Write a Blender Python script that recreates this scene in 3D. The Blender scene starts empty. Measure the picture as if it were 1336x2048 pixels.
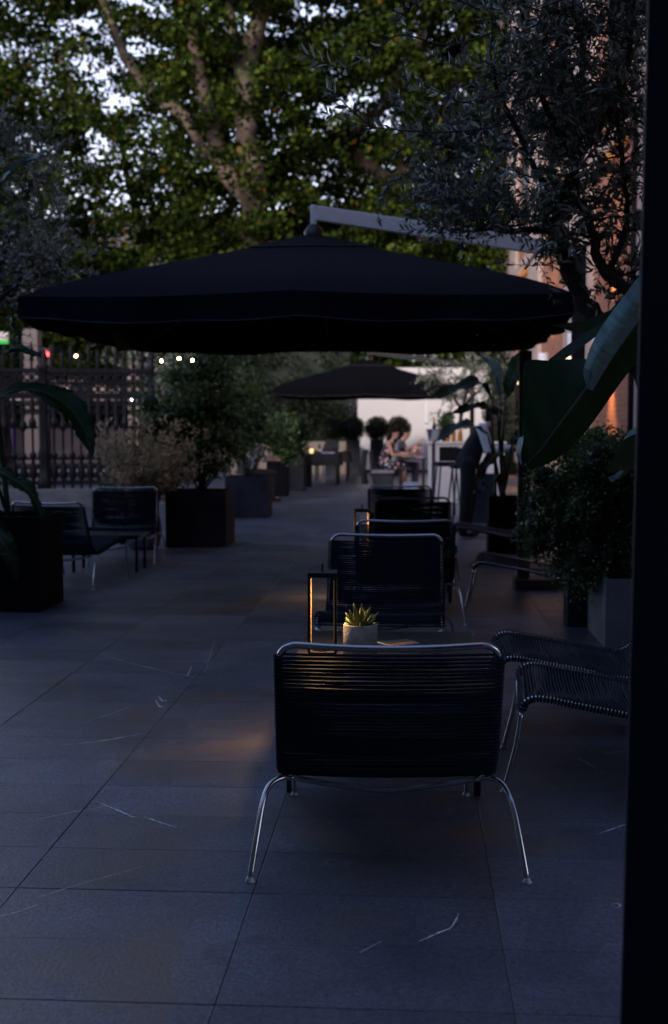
import bpy, bmesh, math, random
import numpy as np
from mathutils import Vector, Matrix, Euler
R = math.radians
sc = bpy.context.scene
col = sc.collection

# ------------------------------------------------------------------ camera
F_PX, CX, CY, VPX, VPY, CAMH = 2482.0, 668.0, 1024.0, 822.0, 850.0, 1.40
PITCH = math.atan((CY - VPY) / F_PX)
YAW = math.atan((VPX - CX) / F_PX * math.cos(PITCH))
cam_d = bpy.data.cameras.new('camera')
cam = bpy.data.objects.new('camera', cam_d); col.objects.link(cam)
cam.location = (0, 0, CAMH)
cam.rotation_euler = (R(90) - PITCH, 0, YAW)
cam_d.sensor_fit = 'VERTICAL'; cam_d.sensor_height = 36.0
cam_d.lens = F_PX / 2048 * 36.0
cam_d.clip_start = 0.05; cam_d.clip_end = 2000
cam_d.dof.use_dof = True; cam_d.dof.focus_distance = 4.5
cam_d.dof.aperture_fstop = 3.2; cam_d.dof.aperture_blades = 0
sc.camera = cam

# ------------------------------------------------------------------ light
SUN_EL, SUN_AZ = 19.0, -152.0           # low dusk sun behind the hotel front, at the viewer's back
world = bpy.data.worlds.new('World'); sc.world = world; world.use_nodes = True
wn = world.node_tree.nodes; wl = world.node_tree.links
for n in list(wn): wn.remove(n)
wo = wn.new('ShaderNodeOutputWorld'); wb = wn.new('ShaderNodeBackground')
ws = wn.new('ShaderNodeTexSky'); ws.sky_type = 'NISHITA'; ws.sun_disc = False
ws.sun_elevation = R(SUN_EL); ws.sun_rotation = R(SUN_AZ)
ws.air_density = 1.0; ws.dust_density = 1.0; ws.ozone_density = 6.0
wb.inputs['Strength'].default_value = 0.09
# thin evening cloud veil over the whole sky, thicker toward the horizon, the same all round
wt = wn.new('ShaderNodeTexCoord'); wx = wn.new('ShaderNodeSeparateXYZ'); wl.new(wt.outputs['Generated'], wx.inputs[0])
wr = wn.new('ShaderNodeMapRange'); wr.interpolation_type = 'SMOOTHSTEP'; wl.new(wx.outputs['Z'], wr.inputs['Value'])
wr.inputs['From Min'].default_value = 0.0; wr.inputs['From Max'].default_value = .62; wr.inputs['To Min'].default_value = .92; wr.inputs['To Max'].default_value = .04
wz = wn.new('ShaderNodeTexNoise'); wz.inputs['Scale'].default_value = 2.2; wz.inputs['Detail'].default_value = 5; wl.new(wt.outputs['Generated'], wz.inputs['Vector'])
wc = wn.new('ShaderNodeValToRGB'); wc.color_ramp.elements[0].color = (8.2, 8.5, 10.6, 1); wc.color_ramp.elements[1].color = (10.2, 10.3, 12.0, 1); wl.new(wz.outputs['Fac'], wc.inputs[0])
wm = wn.new('ShaderNodeMix'); wm.data_type = 'RGBA'; wl.new(wr.outputs[0], wm.inputs[0]); wl.new(ws.outputs[0], wm.inputs[6]); wl.new(wc.outputs[0], wm.inputs[7])
wl.new(wm.outputs[2], wb.inputs[0]); wl.new(wb.outputs[0], wo.inputs[0])
sun_d = bpy.data.lights.new('sun', 'SUN'); sun_d.energy = 1.6; sun_d.angle = R(16); sun_d.color = (1, .88, .80)
sun = bpy.data.objects.new('sun', sun_d); col.objects.link(sun)
_sd = Vector((math.sin(R(SUN_AZ)) * math.cos(R(SUN_EL)), math.cos(R(SUN_AZ)) * math.cos(R(SUN_EL)), math.sin(R(SUN_EL))))
sun.rotation_euler = (-_sd).to_track_quat('-Z', 'Y').to_euler()
sun.location = (-20, -25, 20)

sc.view_settings.view_transform = 'Standard'; sc.view_settings.look = 'None'
sc.view_settings.exposure = 1.3; sc.view_settings.gamma = 1.0
sc.view_settings.use_curve_mapping = False
sc.render.engine = 'CYCLES'
sc.cycles.use_denoising = True
try: sc.cycles.denoiser = 'OPENIMAGEDENOISE'
except Exception: pass
sc.cycles.max_bounces = 6; sc.cycles.diffuse_bounces = 3; sc.cycles.glossy_bounces = 3
sc.cycles.transmission_bounces = 4; sc.cycles.transparent_max_bounces = 8
sc.cycles.sample_clamp_indirect = 4.0; sc.cycles.caustics_reflective = False; sc.cycles.caustics_refractive = False
sc.cycles.use_light_tree = True

# ------------------------------------------------------------------ helpers
_ca, _sa, _cp, _sp = math.cos(YAW), math.sin(YAW), math.cos(PITCH), math.sin(PITCH)
FV = Vector((-_sa * _cp, _ca * _cp, -_sp)); RV = Vector((_ca, _sa, 0)); UV = Vector((-_sa * _sp, _ca * _sp, _cp))
def ray(u, v): return FV + RV * ((u - CX) / F_PX) + UV * ((CY - v) / F_PX)
def at_y(u, v, y):
    d = ray(u, v); return Vector((0, 0, CAMH)) + d * (y / d.y)
def at_x(u, v, x):
    d = ray(u, v); return Vector((0, 0, CAMH)) + d * (x / d.x)
def at_z(u, v, z=0.0):
    d = ray(u, v); return Vector((0, 0, CAMH)) + d * ((z - CAMH) / d.z)

def link(o, parent=None):
    col.objects.link(o)
    if parent is not None: o.parent = parent
    return o
def tag(o, label=None, cat=None, group=None, kind=None):
    if label: o['label'] = label
    if cat: o['category'] = cat
    if group: o['group'] = group
    if kind: o['kind'] = kind
    return o
def empty(name, loc=(0, 0, 0), rz=0.0, label=None, cat=None, group=None):
    o = bpy.data.objects.new(name, None); o.empty_display_size = 0.1
    o.location = loc; o.rotation_euler = (0, 0, rz); col.objects.link(o)
    return tag(o, label, cat, group)
def copy_tree(o, parent=None):
    c = o.copy(); col.objects.link(c); c.parent = parent
    for ch in [x for x in bpy.data.objects if x.parent == o]: copy_tree(ch, c)
    return c

def catmull(pts, n=6):
    pts = [Vector(p) for p in pts]
    if len(pts) < 3: return pts
    P = [pts[0] * 2 - pts[1]] + pts + [pts[-1] * 2 - pts[-2]]
    out = []
    for i in range(1, len(P) - 2):
        p0, p1, p2, p3 = P[i - 1], P[i], P[i + 1], P[i + 2]
        for k in range(n):
            t = k / n
            out.append(.5 * ((2 * p1) + (p2 - p0) * t + (2 * p0 - 5 * p1 + 4 * p2 - p3) * t * t + (3 * p1 - p0 - 3 * p2 + p3) * t ** 3))
    out.append(pts[-1]); return out

class MB:
    def __init__(s): s.v = []; s.f = []; s.sm = []
    def add(s, vs, fs, smooth=False):
        o = len(s.v); s.v += [tuple(x) for x in vs]
        s.f += [tuple(i + o for i in q) for q in fs]; s.sm += [smooth] * len(fs); return s
    def box(s, c, d, rot=None, bev=0.0):
        x, y, z = [q / 2 for q in d]; c = Vector(c)
        if bev > 0:
            bm = bmesh.new(); bmesh.ops.create_cube(bm, size=1.0)
            for v in bm.verts: v.co = Vector((v.co.x * d[0], v.co.y * d[1], v.co.z * d[2]))
            bmesh.ops.bevel(bm, geom=bm.edges[:], offset=bev, segments=2, profile=.6, affect='EDGES')
            bm.verts.ensure_lookup_table(); bm.verts.index_update()
            vs = [v.co.copy() for v in bm.verts]; fs = [[v.index for v in f.verts] for f in bm.faces]; bm.free()
        else:
            vs = [Vector((a * x, b * y, e * z)) for a in (-1, 1) for b in (-1, 1) for e in (-1, 1)]
            fs = [(0, 1, 3, 2), (4, 6, 7, 5), (0, 4, 5, 1), (2, 3, 7, 6), (0, 2, 6, 4), (1, 5, 7, 3)]
        if rot is not None:
            m = rot if isinstance(rot, Matrix) else Euler(rot).to_matrix(); vs = [m @ v for v in vs]
        return s.add([v + c for v in vs], fs)
    def tube(s, pts, r, n=8, cap=True, smooth=True, closed=False):
        pts = [Vector(p) for p in pts]; m = len(pts)
        rs = r if isinstance(r, (list, tuple)) else [r] * m
        t0 = (pts[1] - pts[0]).normalized()
        a = Vector((0, 0, 1)) if abs(t0.z) < .9 else Vector((1, 0, 0))
        nrm = (a - t0 * a.dot(t0)).normalized(); vs = []
        for i, p in enumerate(pts):
            if closed: t = (pts[(i + 1) % m] - pts[i - 1])
            else: t = pts[min(i + 1, m - 1)] - pts[max(i - 1, 0)]
            t = t.normalized() if t.length > 1e-9 else t0
            nrm = nrm - t * nrm.dot(t)
            nrm = nrm.normalized() if nrm.length > 1e-6 else t.orthogonal().normalized()
            b = t.cross(nrm)
            for k in range(n):
                q = 2 * math.pi * k / n
                vs.append(p + (nrm * math.cos(q) + b * math.sin(q)) * rs[i])
        fs = []
        for i in range(m if closed else m - 1):
            j = (i + 1) % m
            for k in range(n):
                l = (k + 1) % n; fs.append((i * n + k, i * n + l, j * n + l, j * n + k))
        if cap and not closed: fs += [tuple(range(n))[::-1], tuple((m - 1) * n + k for k in range(n))]
        return s.add(vs, fs, smooth)
    def lathe(s, prof, n=16, c=(0, 0, 0), smooth=True, cap=True, sx=1.0, sy=1.0):
        c = Vector(c); vs = []; fs = []
        for r, z in prof:
            for k in range(n):
                q = 2 * math.pi * k / n; vs.append(c + Vector((r * math.cos(q) * sx, r * math.sin(q) * sy, z)))
        for i in range(len(prof) - 1):
            for k in range(n):
                l = (k + 1) % n; fs.append((i * n + k, i * n + l, (i + 1) * n + l, (i + 1) * n + k))
        if cap: fs += [tuple(range(n))[::-1], tuple((len(prof) - 1) * n + k for k in range(n))]
        return s.add(vs, fs, smooth)
    def ball(s, c, r, n=10, rot=None):
        r = r if isinstance(r, (list, tuple)) else (r, r, r); vs = []; fs = []; m = n // 2 + 1
        for i in range(m + 1):
            th = math.pi * i / m
            for k in range(n):
                q = 2 * math.pi * k / n
                v = Vector((r[0] * math.sin(th) * math.cos(q), r[1] * math.sin(th) * math.sin(q), r[2] * math.cos(th)))
                if rot is not None: v = rot @ v
                vs.append(v + Vector(c))
        for i in range(m):
            for k in range(n):
                l = (k + 1) % n; fs.append((i * n + k, (i + 1) * n + k, (i + 1) * n + l, i * n + l))
        return s.add(vs, fs, True)
    def grid(s, rows, smooth=True):
        h, w = len(rows), len(rows[0]); vs = [p for r_ in rows for p in r_]
        fs = [(i * w + j, i * w + j + 1, (i + 1) * w + j + 1, (i + 1) * w + j) for i in range(h - 1) for j in range(w - 1)]
        return s.add(vs, fs, smooth)
    def mesh(s, name, mat):
        me = bpy.data.meshes.new(name); me.from_pydata(s.v, [], s.f)
        me.polygons.foreach_set('use_smooth', s.sm); me.materials.append(mat); me.update(); return me
    def build(s, name, mat, parent=None, loc=None):
        o = bpy.data.objects.new(name, s.mesh(name, mat))
        if loc is not None: o.location = loc
        return link(o, parent)

def np_mesh(name, V, Fc, mat, tint=None):
    """V (n,3), Fc (m,k) all faces of k corners"""
    me = bpy.data.meshes.new(name); k = Fc.shape[1]
    me.vertices.add(len(V)); me.vertices.foreach_set('co', V.astype(np.float32).ravel())
    me.loops.add(Fc.size); me.loops.foreach_set('vertex_index', Fc.astype(np.int32).ravel())
    me.polygons.add(len(Fc)); me.polygons.foreach_set('loop_start', np.arange(0, Fc.size, k, dtype=np.int32))
    if tint is not None:
        at = me.attributes.new('tint', 'FLOAT', 'POINT'); at.data.foreach_set('value', tint.astype(np.float32))
    me.update(calc_edges=True); me.materials.append(mat); return me

def leaf_arrays(P, D, L, W, rng, fold=.25, flat=0.0, four=True):
    """kite leaves: base P, direction D, length L, width W -> verts, faces, tint"""
    n = len(P); D = D / np.linalg.norm(D, axis=1, keepdims=True)
    A = rng.normal(size=(n, 3)); A[:, 2] = A[:, 2] * (1 - flat) + flat * 2
    S = np.cross(D, A); S /= np.linalg.norm(S, axis=1, keepdims=True) + 1e-9
    N = np.cross(S, D)
    L = np.broadcast_to(L, (n,))[:, None]; W = np.broadcast_to(W, (n,))[:, None]
    t = rng.random(n)
    if four:
        v0 = P; v1 = P + D * L * .5 + S * W * .5 + N * W * fold; v2 = P + D * L - N * W * .3; v3 = P + D * L * .5 - S * W * .5 + N * W * fold
        V = np.stack([v0, v1, v2, v3], 1).reshape(-1, 3)
        b = np.arange(n)[:, None] * 4; Fc = np.concatenate([b + [0, 1, 2], b + [0, 2, 3]], 0)
        return V, Fc, np.repeat(t, 4)
    v = [P, P + D * L * .25 + S * W * .38 + N * W * fold * .7, P + D * L * .62 + S * W * .46 + N * W * fold, P + D * L - N * W * .25,
         P + D * L * .62 - S * W * .46 + N * W * fold, P + D * L * .25 - S * W * .38 + N * W * fold * .7, P + D * L * .5]
    V = np.stack(v, 1).reshape(-1, 3); b = np.arange(n)[:, None] * 7
    Fc = np.concatenate([b + q for q in ([0, 1, 6], [1, 2, 6], [2, 3, 6], [3, 4, 6], [4, 5, 6], [5, 0, 6])], 0)
    return V, Fc, np.repeat(t, 7)

# ------------------------------------------------------------------ materials
def new_mat(name):
    m = bpy.data.materials.new(name); m.use_nodes = True
    nt = m.node_tree; return m, nt.nodes, nt.links, nt.nodes['Principled BSDF']
def mat(name, c, rough=.6, metal=0.0, var=.18, scale=8.0, bump=0.0, bscale=60.0, spec=.5, sheen=0.0, c2=None):
    m, N, L, b = new_mat(name)
    tc = N.new('ShaderNodeTexCoord'); nz = N.new('ShaderNodeTexNoise'); nz.inputs['Scale'].default_value = scale
    nz.inputs['Detail'].default_value = 6; L.new(tc.outputs['Object'], nz.inputs['Vector'])
    rp = N.new('ShaderNodeValToRGB'); L.new(nz.outputs['Fac'], rp.inputs['Fac'])
    lo = [max(0, x * (1 - var)) for x in c]; hi = [min(1, x * (1 + var)) for x in (c2 or c)]
    rp.color_ramp.elements[0].position = .3; rp.color_ramp.elements[1].position = .7
    rp.color_ramp.elements[0].color = (*lo, 1); rp.color_ramp.elements[1].color = (*hi, 1)
    L.new(rp.outputs[0], b.inputs['Base Color'])
    b.inputs['Roughness'].default_value = rough; b.inputs['Metallic'].default_value = metal
    b.inputs['Specular IOR Level'].default_value = spec
    if sheen: b.inputs['Sheen Weight'].default_value = sheen
    mr = N.new('ShaderNodeMapRange'); mr.inputs['To Min'].default_value = max(0.02, rough - .1); mr.inputs['To Max'].default_value = min(1, rough + .1)
    L.new(nz.outputs['Fac'], mr.inputs['Value']); L.new(mr.outputs[0], b.inputs['Roughness'])
    if bump:
        n2 = N.new('ShaderNodeTexNoise'); n2.inputs['Scale'].default_value = bscale; n2.inputs['Detail'].default_value = 4
        L.new(tc.outputs['Object'], n2.inputs['Vector'])
        bp = N.new('ShaderNodeBump'); bp.inputs['Strength'].default_value = bump; bp.inputs['Distance'].default_value = .01
        L.new(n2.outputs['Fac'], bp.inputs['Height']); L.new(bp.outputs[0], b.inputs['Normal'])
    return m
def leaf_mat(name, dark, mid, light, rough=.5, trans=.3, spec=.4, accent=None):
    m, N, L, b = new_mat(name)
    at = N.new('ShaderNodeAttribute'); at.attribute_name = 'tint'
    rp = N.new('ShaderNodeValToRGB'); e = rp.color_ramp.elements
    e[0].position = 0; e[0].color = (*dark, 1); e[1].position = 1; e[1].color = (*light, 1)
    q = e.new(.5); q.color = (*mid, 1)
    if accent:
        q = e.new(.990); q.color = (*light, 1); q = e.new(.994); q.color = (*accent, 1); e[-1].color = (*accent, 1)
    L.new(at.outputs['Fac'], rp.inputs['Fac'])
    tc = N.new('ShaderNodeTexCoord'); nz = N.new('ShaderNodeTexNoise'); nz.inputs['Scale'].default_value = .8
    L.new(tc.outputs['Object'], nz.inputs['Vector'])
    mr = N.new('ShaderNodeMapRange'); mr.inputs['From Min'].default_value = .3; mr.inputs['From Max'].default_value = .7; mr.inputs['To Min'].default_value = .40; mr.inputs['To Max'].default_value = 1.5
    L.new(nz.outputs['Fac'], mr.inputs['Value'])
    mx = N.new('ShaderNodeMix'); mx.data_type = 'RGBA'; mx.blend_type = 'MULTIPLY'; mx.inputs['Factor'].default_value = 1
    L.new(rp.outputs[0], mx.inputs[6]); L.new(mr.outputs[0], mx.inputs[7])
    L.new(mx.outputs[2], b.inputs['Base Color']); b.inputs['Roughness'].default_value = rough
    b.inputs['Specular IOR Level'].default_value = spec
    tr = N.new('ShaderNodeBsdfTranslucent'); L.new(mx.outputs[2], tr.inputs[0])
    ms = N.new('ShaderNodeMixShader'); ms.inputs[0].default_value = trans
    L.new(b.outputs[0], ms.inputs[1]); L.new(tr.outputs[0], ms.inputs[2])
    L.new(ms.outputs[0], N['Material Output'].inputs[0]); return m
def emit(name, c, s):
    m = bpy.data.materials.new(name); m.use_nodes = True; N = m.node_tree.nodes; b = N['Principled BSDF']
    b.inputs['Base Color'].default_value = (*c, 1); b.inputs['Emission Color'].default_value = (*c, 1); b.inputs['Emission Strength'].default_value = s
    return m
def glass(name, c=(1, 1, 1), rough=.03):
    m, N, L, b = new_mat(name); b.inputs['Base Color'].default_value = (*c, 1)
    b.inputs['Transmission Weight'].default_value = 1; b.inputs['Roughness'].default_value = rough; return m

def stone_floor():
    m, N, L, b = new_mat('basalt_slab')
    geo = N.new('ShaderNodeNewGeometry'); oi = N.new('ShaderNodeObjectInfo')
    def noise(sc_, det=5, rgh=.6, off=None, dist=0):
        n = N.new('ShaderNodeTexNoise'); n.inputs['Scale'].default_value = sc_; n.inputs['Detail'].default_value = det
        n.inputs['Roughness'].default_value = rgh; n.inputs['Distortion'].default_value = dist; L.new(geo.outputs['Position'], n.inputs['Vector']); return n
    def ramp(src, a, b_, ca, cb):
        r = N.new('ShaderNodeValToRGB'); r.color_ramp.elements[0].position = a; r.color_ramp.elements[1].position = b_
        r.color_ramp.elements[0].color = (*ca, 1); r.color_ramp.elements[1].color = (*cb, 1); L.new(src, r.inputs[0]); return r
    def mix(fac, a, b_, mode='MIX'):
        x = N.new('ShaderNodeMix'); x.data_type = 'RGBA'; x.blend_type = mode
        if isinstance(fac, float): x.inputs[0].default_value = fac
        else: L.new(fac, x.inputs[0])
        L.new(a, x.inputs[6]); L.new(b_, x.inputs[7]); return x
    base = ramp(noise(1.3, 8, .66, dist=.5).outputs[0], .34, .66, (.056, .067, .104), (.136, .148, .196))
    fine = ramp(noise(105, 4, .75).outputs[0], .30, .70, (.42, .42, .44), (1.62, 1.60, 1.58))
    mid = ramp(noise(48, 5, .8).outputs[0], .32, .68, (.45, .45, .45), (1.55, 1.55, 1.55))
    c = mix(1.0, base.outputs[0], fine.outputs[0], 'MULTIPLY'); c = mix(1.0, c.outputs[2], mid.outputs[0], 'MULTIPLY')
    rust = ramp(noise(1.0, 8, .66, dist=1.2).outputs[0], .50, .66, (0, 0, 0), (.80, .80, .80))
    rc = N.new('ShaderNodeRGB'); rc.outputs[0].default_value = (.150, .098, .078, 1)
    c = mix(rust.outputs[0], c.outputs[2], rc.outputs[0])
    # hairline scratches and thin calcite veins
    vo = N.new('ShaderNodeTexVoronoi'); vo.feature = 'DISTANCE_TO_EDGE'; vo.inputs['Scale'].default_value = 1.05
    wob = noise(2.2, 4, .6); vm = N.new('ShaderNodeVectorMath'); vm.operation = 'MULTIPLY_ADD'
    vm.inputs[1].default_value = (.5, .5, .5); L.new(wob.outputs['Color'], vm.inputs[0]); L.new(geo.outputs['Position'], vm.inputs[2])
    L.new(vm.outputs[0], vo.inputs['Vector'])
    ln = ramp(vo.outputs['Distance'], 0.0, .008, (1, 1, 1), (0, 0, 0))
    msk = ramp(noise(1.7, 3, .5).outputs[0], .54, .66, (0, 0, 0), (.38, .38, .38))
    lm = mix(1.0, ln.outputs[0], msk.outputs[0], 'MULTIPLY')
    wc = N.new('ShaderNodeRGB'); wc.outputs[0].default_value = (.34, .34, .36, 1)
    c = mix(lm.outputs[2], c.outputs[2], wc.outputs[0])
    dark = ramp(noise(3.1, 6, .7, dist=.4).outputs[0], .56, .70, (1, 1, 1), (.52, .52, .54))
    c = mix(1.0, c.outputs[2], dark.outputs[0], 'MULTIPLY')
    mr = N.new('ShaderNodeMapRange'); mr.inputs['To Min'].default_value = .70; mr.inputs['To Max'].default_value = 1.25
    L.new(oi.outputs['Random'], mr.inputs[0])
    c = mix(1.0, c.outputs[2], mr.outputs[0], 'MULTIPLY')
    L.new(c.outputs[2], b.inputs['Base Color'])
    rr = N.new('ShaderNodeMapRange'); rr.inputs['To Min'].default_value = .22; rr.inputs['To Max'].default_value = .52
    L.new(noise(5, 6, .7).outputs[0], rr.inputs[0]); L.new(rr.outputs[0], b.inputs['Roughness'])
    b.inputs['Specular IOR Level'].default_value = .65
    bp = N.new('ShaderNodeBump'); bp.inputs['Strength'].default_value = .6; bp.inputs['Distance'].default_value = .006
    L.new(noise(75, 5, .75).outputs[0], bp.inputs['Height']); L.new(bp.outputs[0], b.inputs['Normal'])
    return m
def brick_mat():
    m, N, L, b = new_mat('terracotta_brick')
    geo = N.new('ShaderNodeNewGeometry'); sp = N.new('ShaderNodeSeparateXYZ'); L.new(geo.outputs['Position'], sp.inputs[0])
    cb = N.new('ShaderNodeCombineXYZ'); ad = N.new('ShaderNodeMath'); ad.operation = 'ADD'
    L.new(sp.outputs['X'], ad.inputs[0]); L.new(sp.outputs['Y'], ad.inputs[1])
    L.new(ad.outputs[0], cb.inputs[0]); L.new(sp.outputs['Z'], cb.inputs[1])
    br = N.new('ShaderNodeTexBrick'); br.inputs['Scale'].default_value = 1
    br.inputs['Brick Width'].default_value = .25; br.inputs['Row Height'].default_value = .075; br.inputs['Mortar Size'].default_value = .008
    br.inputs['Color1'].default_value = (.30, .095, .050, 1); br.inputs['Color2'].default_value = (.40, .145, .080, 1); br.inputs['Mortar'].default_value = (.30, .20, .155, 1)
    L.new(cb.outputs[0], br.inputs['Vector']); L.new(br.outputs['Color'], b.inputs['Base Color']); b.inputs['Roughness'].default_value = .85
    bp = N.new('ShaderNodeBump'); bp.inputs['Strength'].default_value = .4; bp.inputs['Distance'].default_value = .01; bp.invert = True
    L.new(br.outputs['Fac'], bp.inputs['Height']); L.new(bp.outputs[0], b.inputs['Normal']); return m
def veg_mat(name, c, c2, rough=.42, trans=.12, vein=9.0):
    """large leaf blade with parallel side veins, coordinates from its UV-like attribute"""
    m, N, L, b = new_mat(name)
    at = N.new('ShaderNodeAttribute'); at.attribute_name = 'uvw'
    vs_ = N.new('ShaderNodeVectorMath'); vs_.operation = 'MULTIPLY'; vs_.inputs[1].default_value = (vein * 4, 5, 1); L.new(at.outputs['Vector'], vs_.inputs[0])
    wv = N.new('ShaderNodeTexNoise'); wv.inputs['Scale'].default_value = 1.0; wv.inputs['Detail'].default_value = 4; L.new(vs_.outputs[0], wv.inputs['Vector'])
    nz = N.new('ShaderNodeTexNoise'); nz.inputs['Scale'].default_value = 6; L.new(at.outputs['Vector'], nz.inputs['Vector'])
    rp = N.new('ShaderNodeValToRGB'); rp.color_ramp.elements[0].position = .3; rp.color_ramp.elements[1].position = .75
    rp.color_ramp.elements[0].color = (*c, 1); rp.color_ramp.elements[1].color = (*c2, 1); L.new(nz.outputs['Fac'], rp.inputs[0])
    mw = N.new('ShaderNodeMapRange'); mw.inputs['From Min'].default_value = .3; mw.inputs['From Max'].default_value = .7; mw.inputs['To Min'].default_value = .62; mw.inputs['To Max'].default_value = 1.4; L.new(wv.outputs['Fac'], mw.inputs[0])
    mv = N.new('ShaderNodeMix'); mv.data_type = 'RGBA'; mv.blend_type = 'MULTIPLY'; mv.inputs[0].default_value = 1; L.new(rp.outputs[0], mv.inputs[6]); L.new(mw.outputs[0], mv.inputs[7])
    L.new(mv.outputs[2], b.inputs['Base Color']); b.inputs['Roughness'].default_value = rough; b.inputs['Specular IOR Level'].default_value = .3
    bp = N.new('ShaderNodeBump'); bp.inputs['Strength'].default_value = .22; bp.inputs['Distance'].default_value = .003
    L.new(wv.outputs['Fac'], bp.inputs['Height']); L.new(bp.outputs[0], b.inputs['Normal'])
    tr = N.new('ShaderNodeBsdfTranslucent'); L.new(rp.outputs[0], tr.inputs[0])
    ms = N.new('ShaderNodeMixShader'); ms.inputs[0].default_value = trans
    L.new(b.outputs[0], ms.inputs[1]); L.new(tr.outputs[0], ms.inputs[2]); L.new(ms.outputs[0], N['Material Output'].inputs[0]); return m
def floral_mat():
    m, N, L, b = new_mat('floral_cloth')
    tc = N.new('ShaderNodeTexCoord'); vo = N.new('ShaderNodeTexVoronoi'); vo.inputs['Scale'].default_value = 13
    L.new(tc.outputs['Object'], vo.inputs['Vector'])
    rp = N.new('ShaderNodeValToRGB'); rp.color_ramp.elements[0].position = .36; rp.color_ramp.elements[1].position = .42
    rp.color_ramp.elements[0].color = (1, 1, 1, 1); rp.color_ramp.elements[1].color = (0, 0, 0, 1); L.new(vo.outputs['Distance'], rp.inputs[0])
    hs = N.new('ShaderNodeValToRGB'); e = hs.color_ramp.elements; e[0].color = (.75, .30, .36, 1); e[1].color = (.80, .62, .58, 1)
    q = e.new(.35); q.color = (.70, .42, .45, 1); q = e.new(.6); q.color = (.42, .48, .66, 1); q = e.new(.75); q.color = (.16, .22, .12, 1)
    L.new(vo.outputs['Color'], hs.inputs[0])
    mx = N.new('ShaderNodeMix'); mx.data_type = 'RGBA'; mx.inputs[6].default_value = (.012, .012, .02, 1)
    L.new(rp.outputs[0], mx.inputs[0]); L.new(hs.outputs[0], mx.inputs[7]); L.new(mx.outputs[2], b.inputs['Base Color']); b.inputs['Roughness'].default_value = .8
    return m

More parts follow.
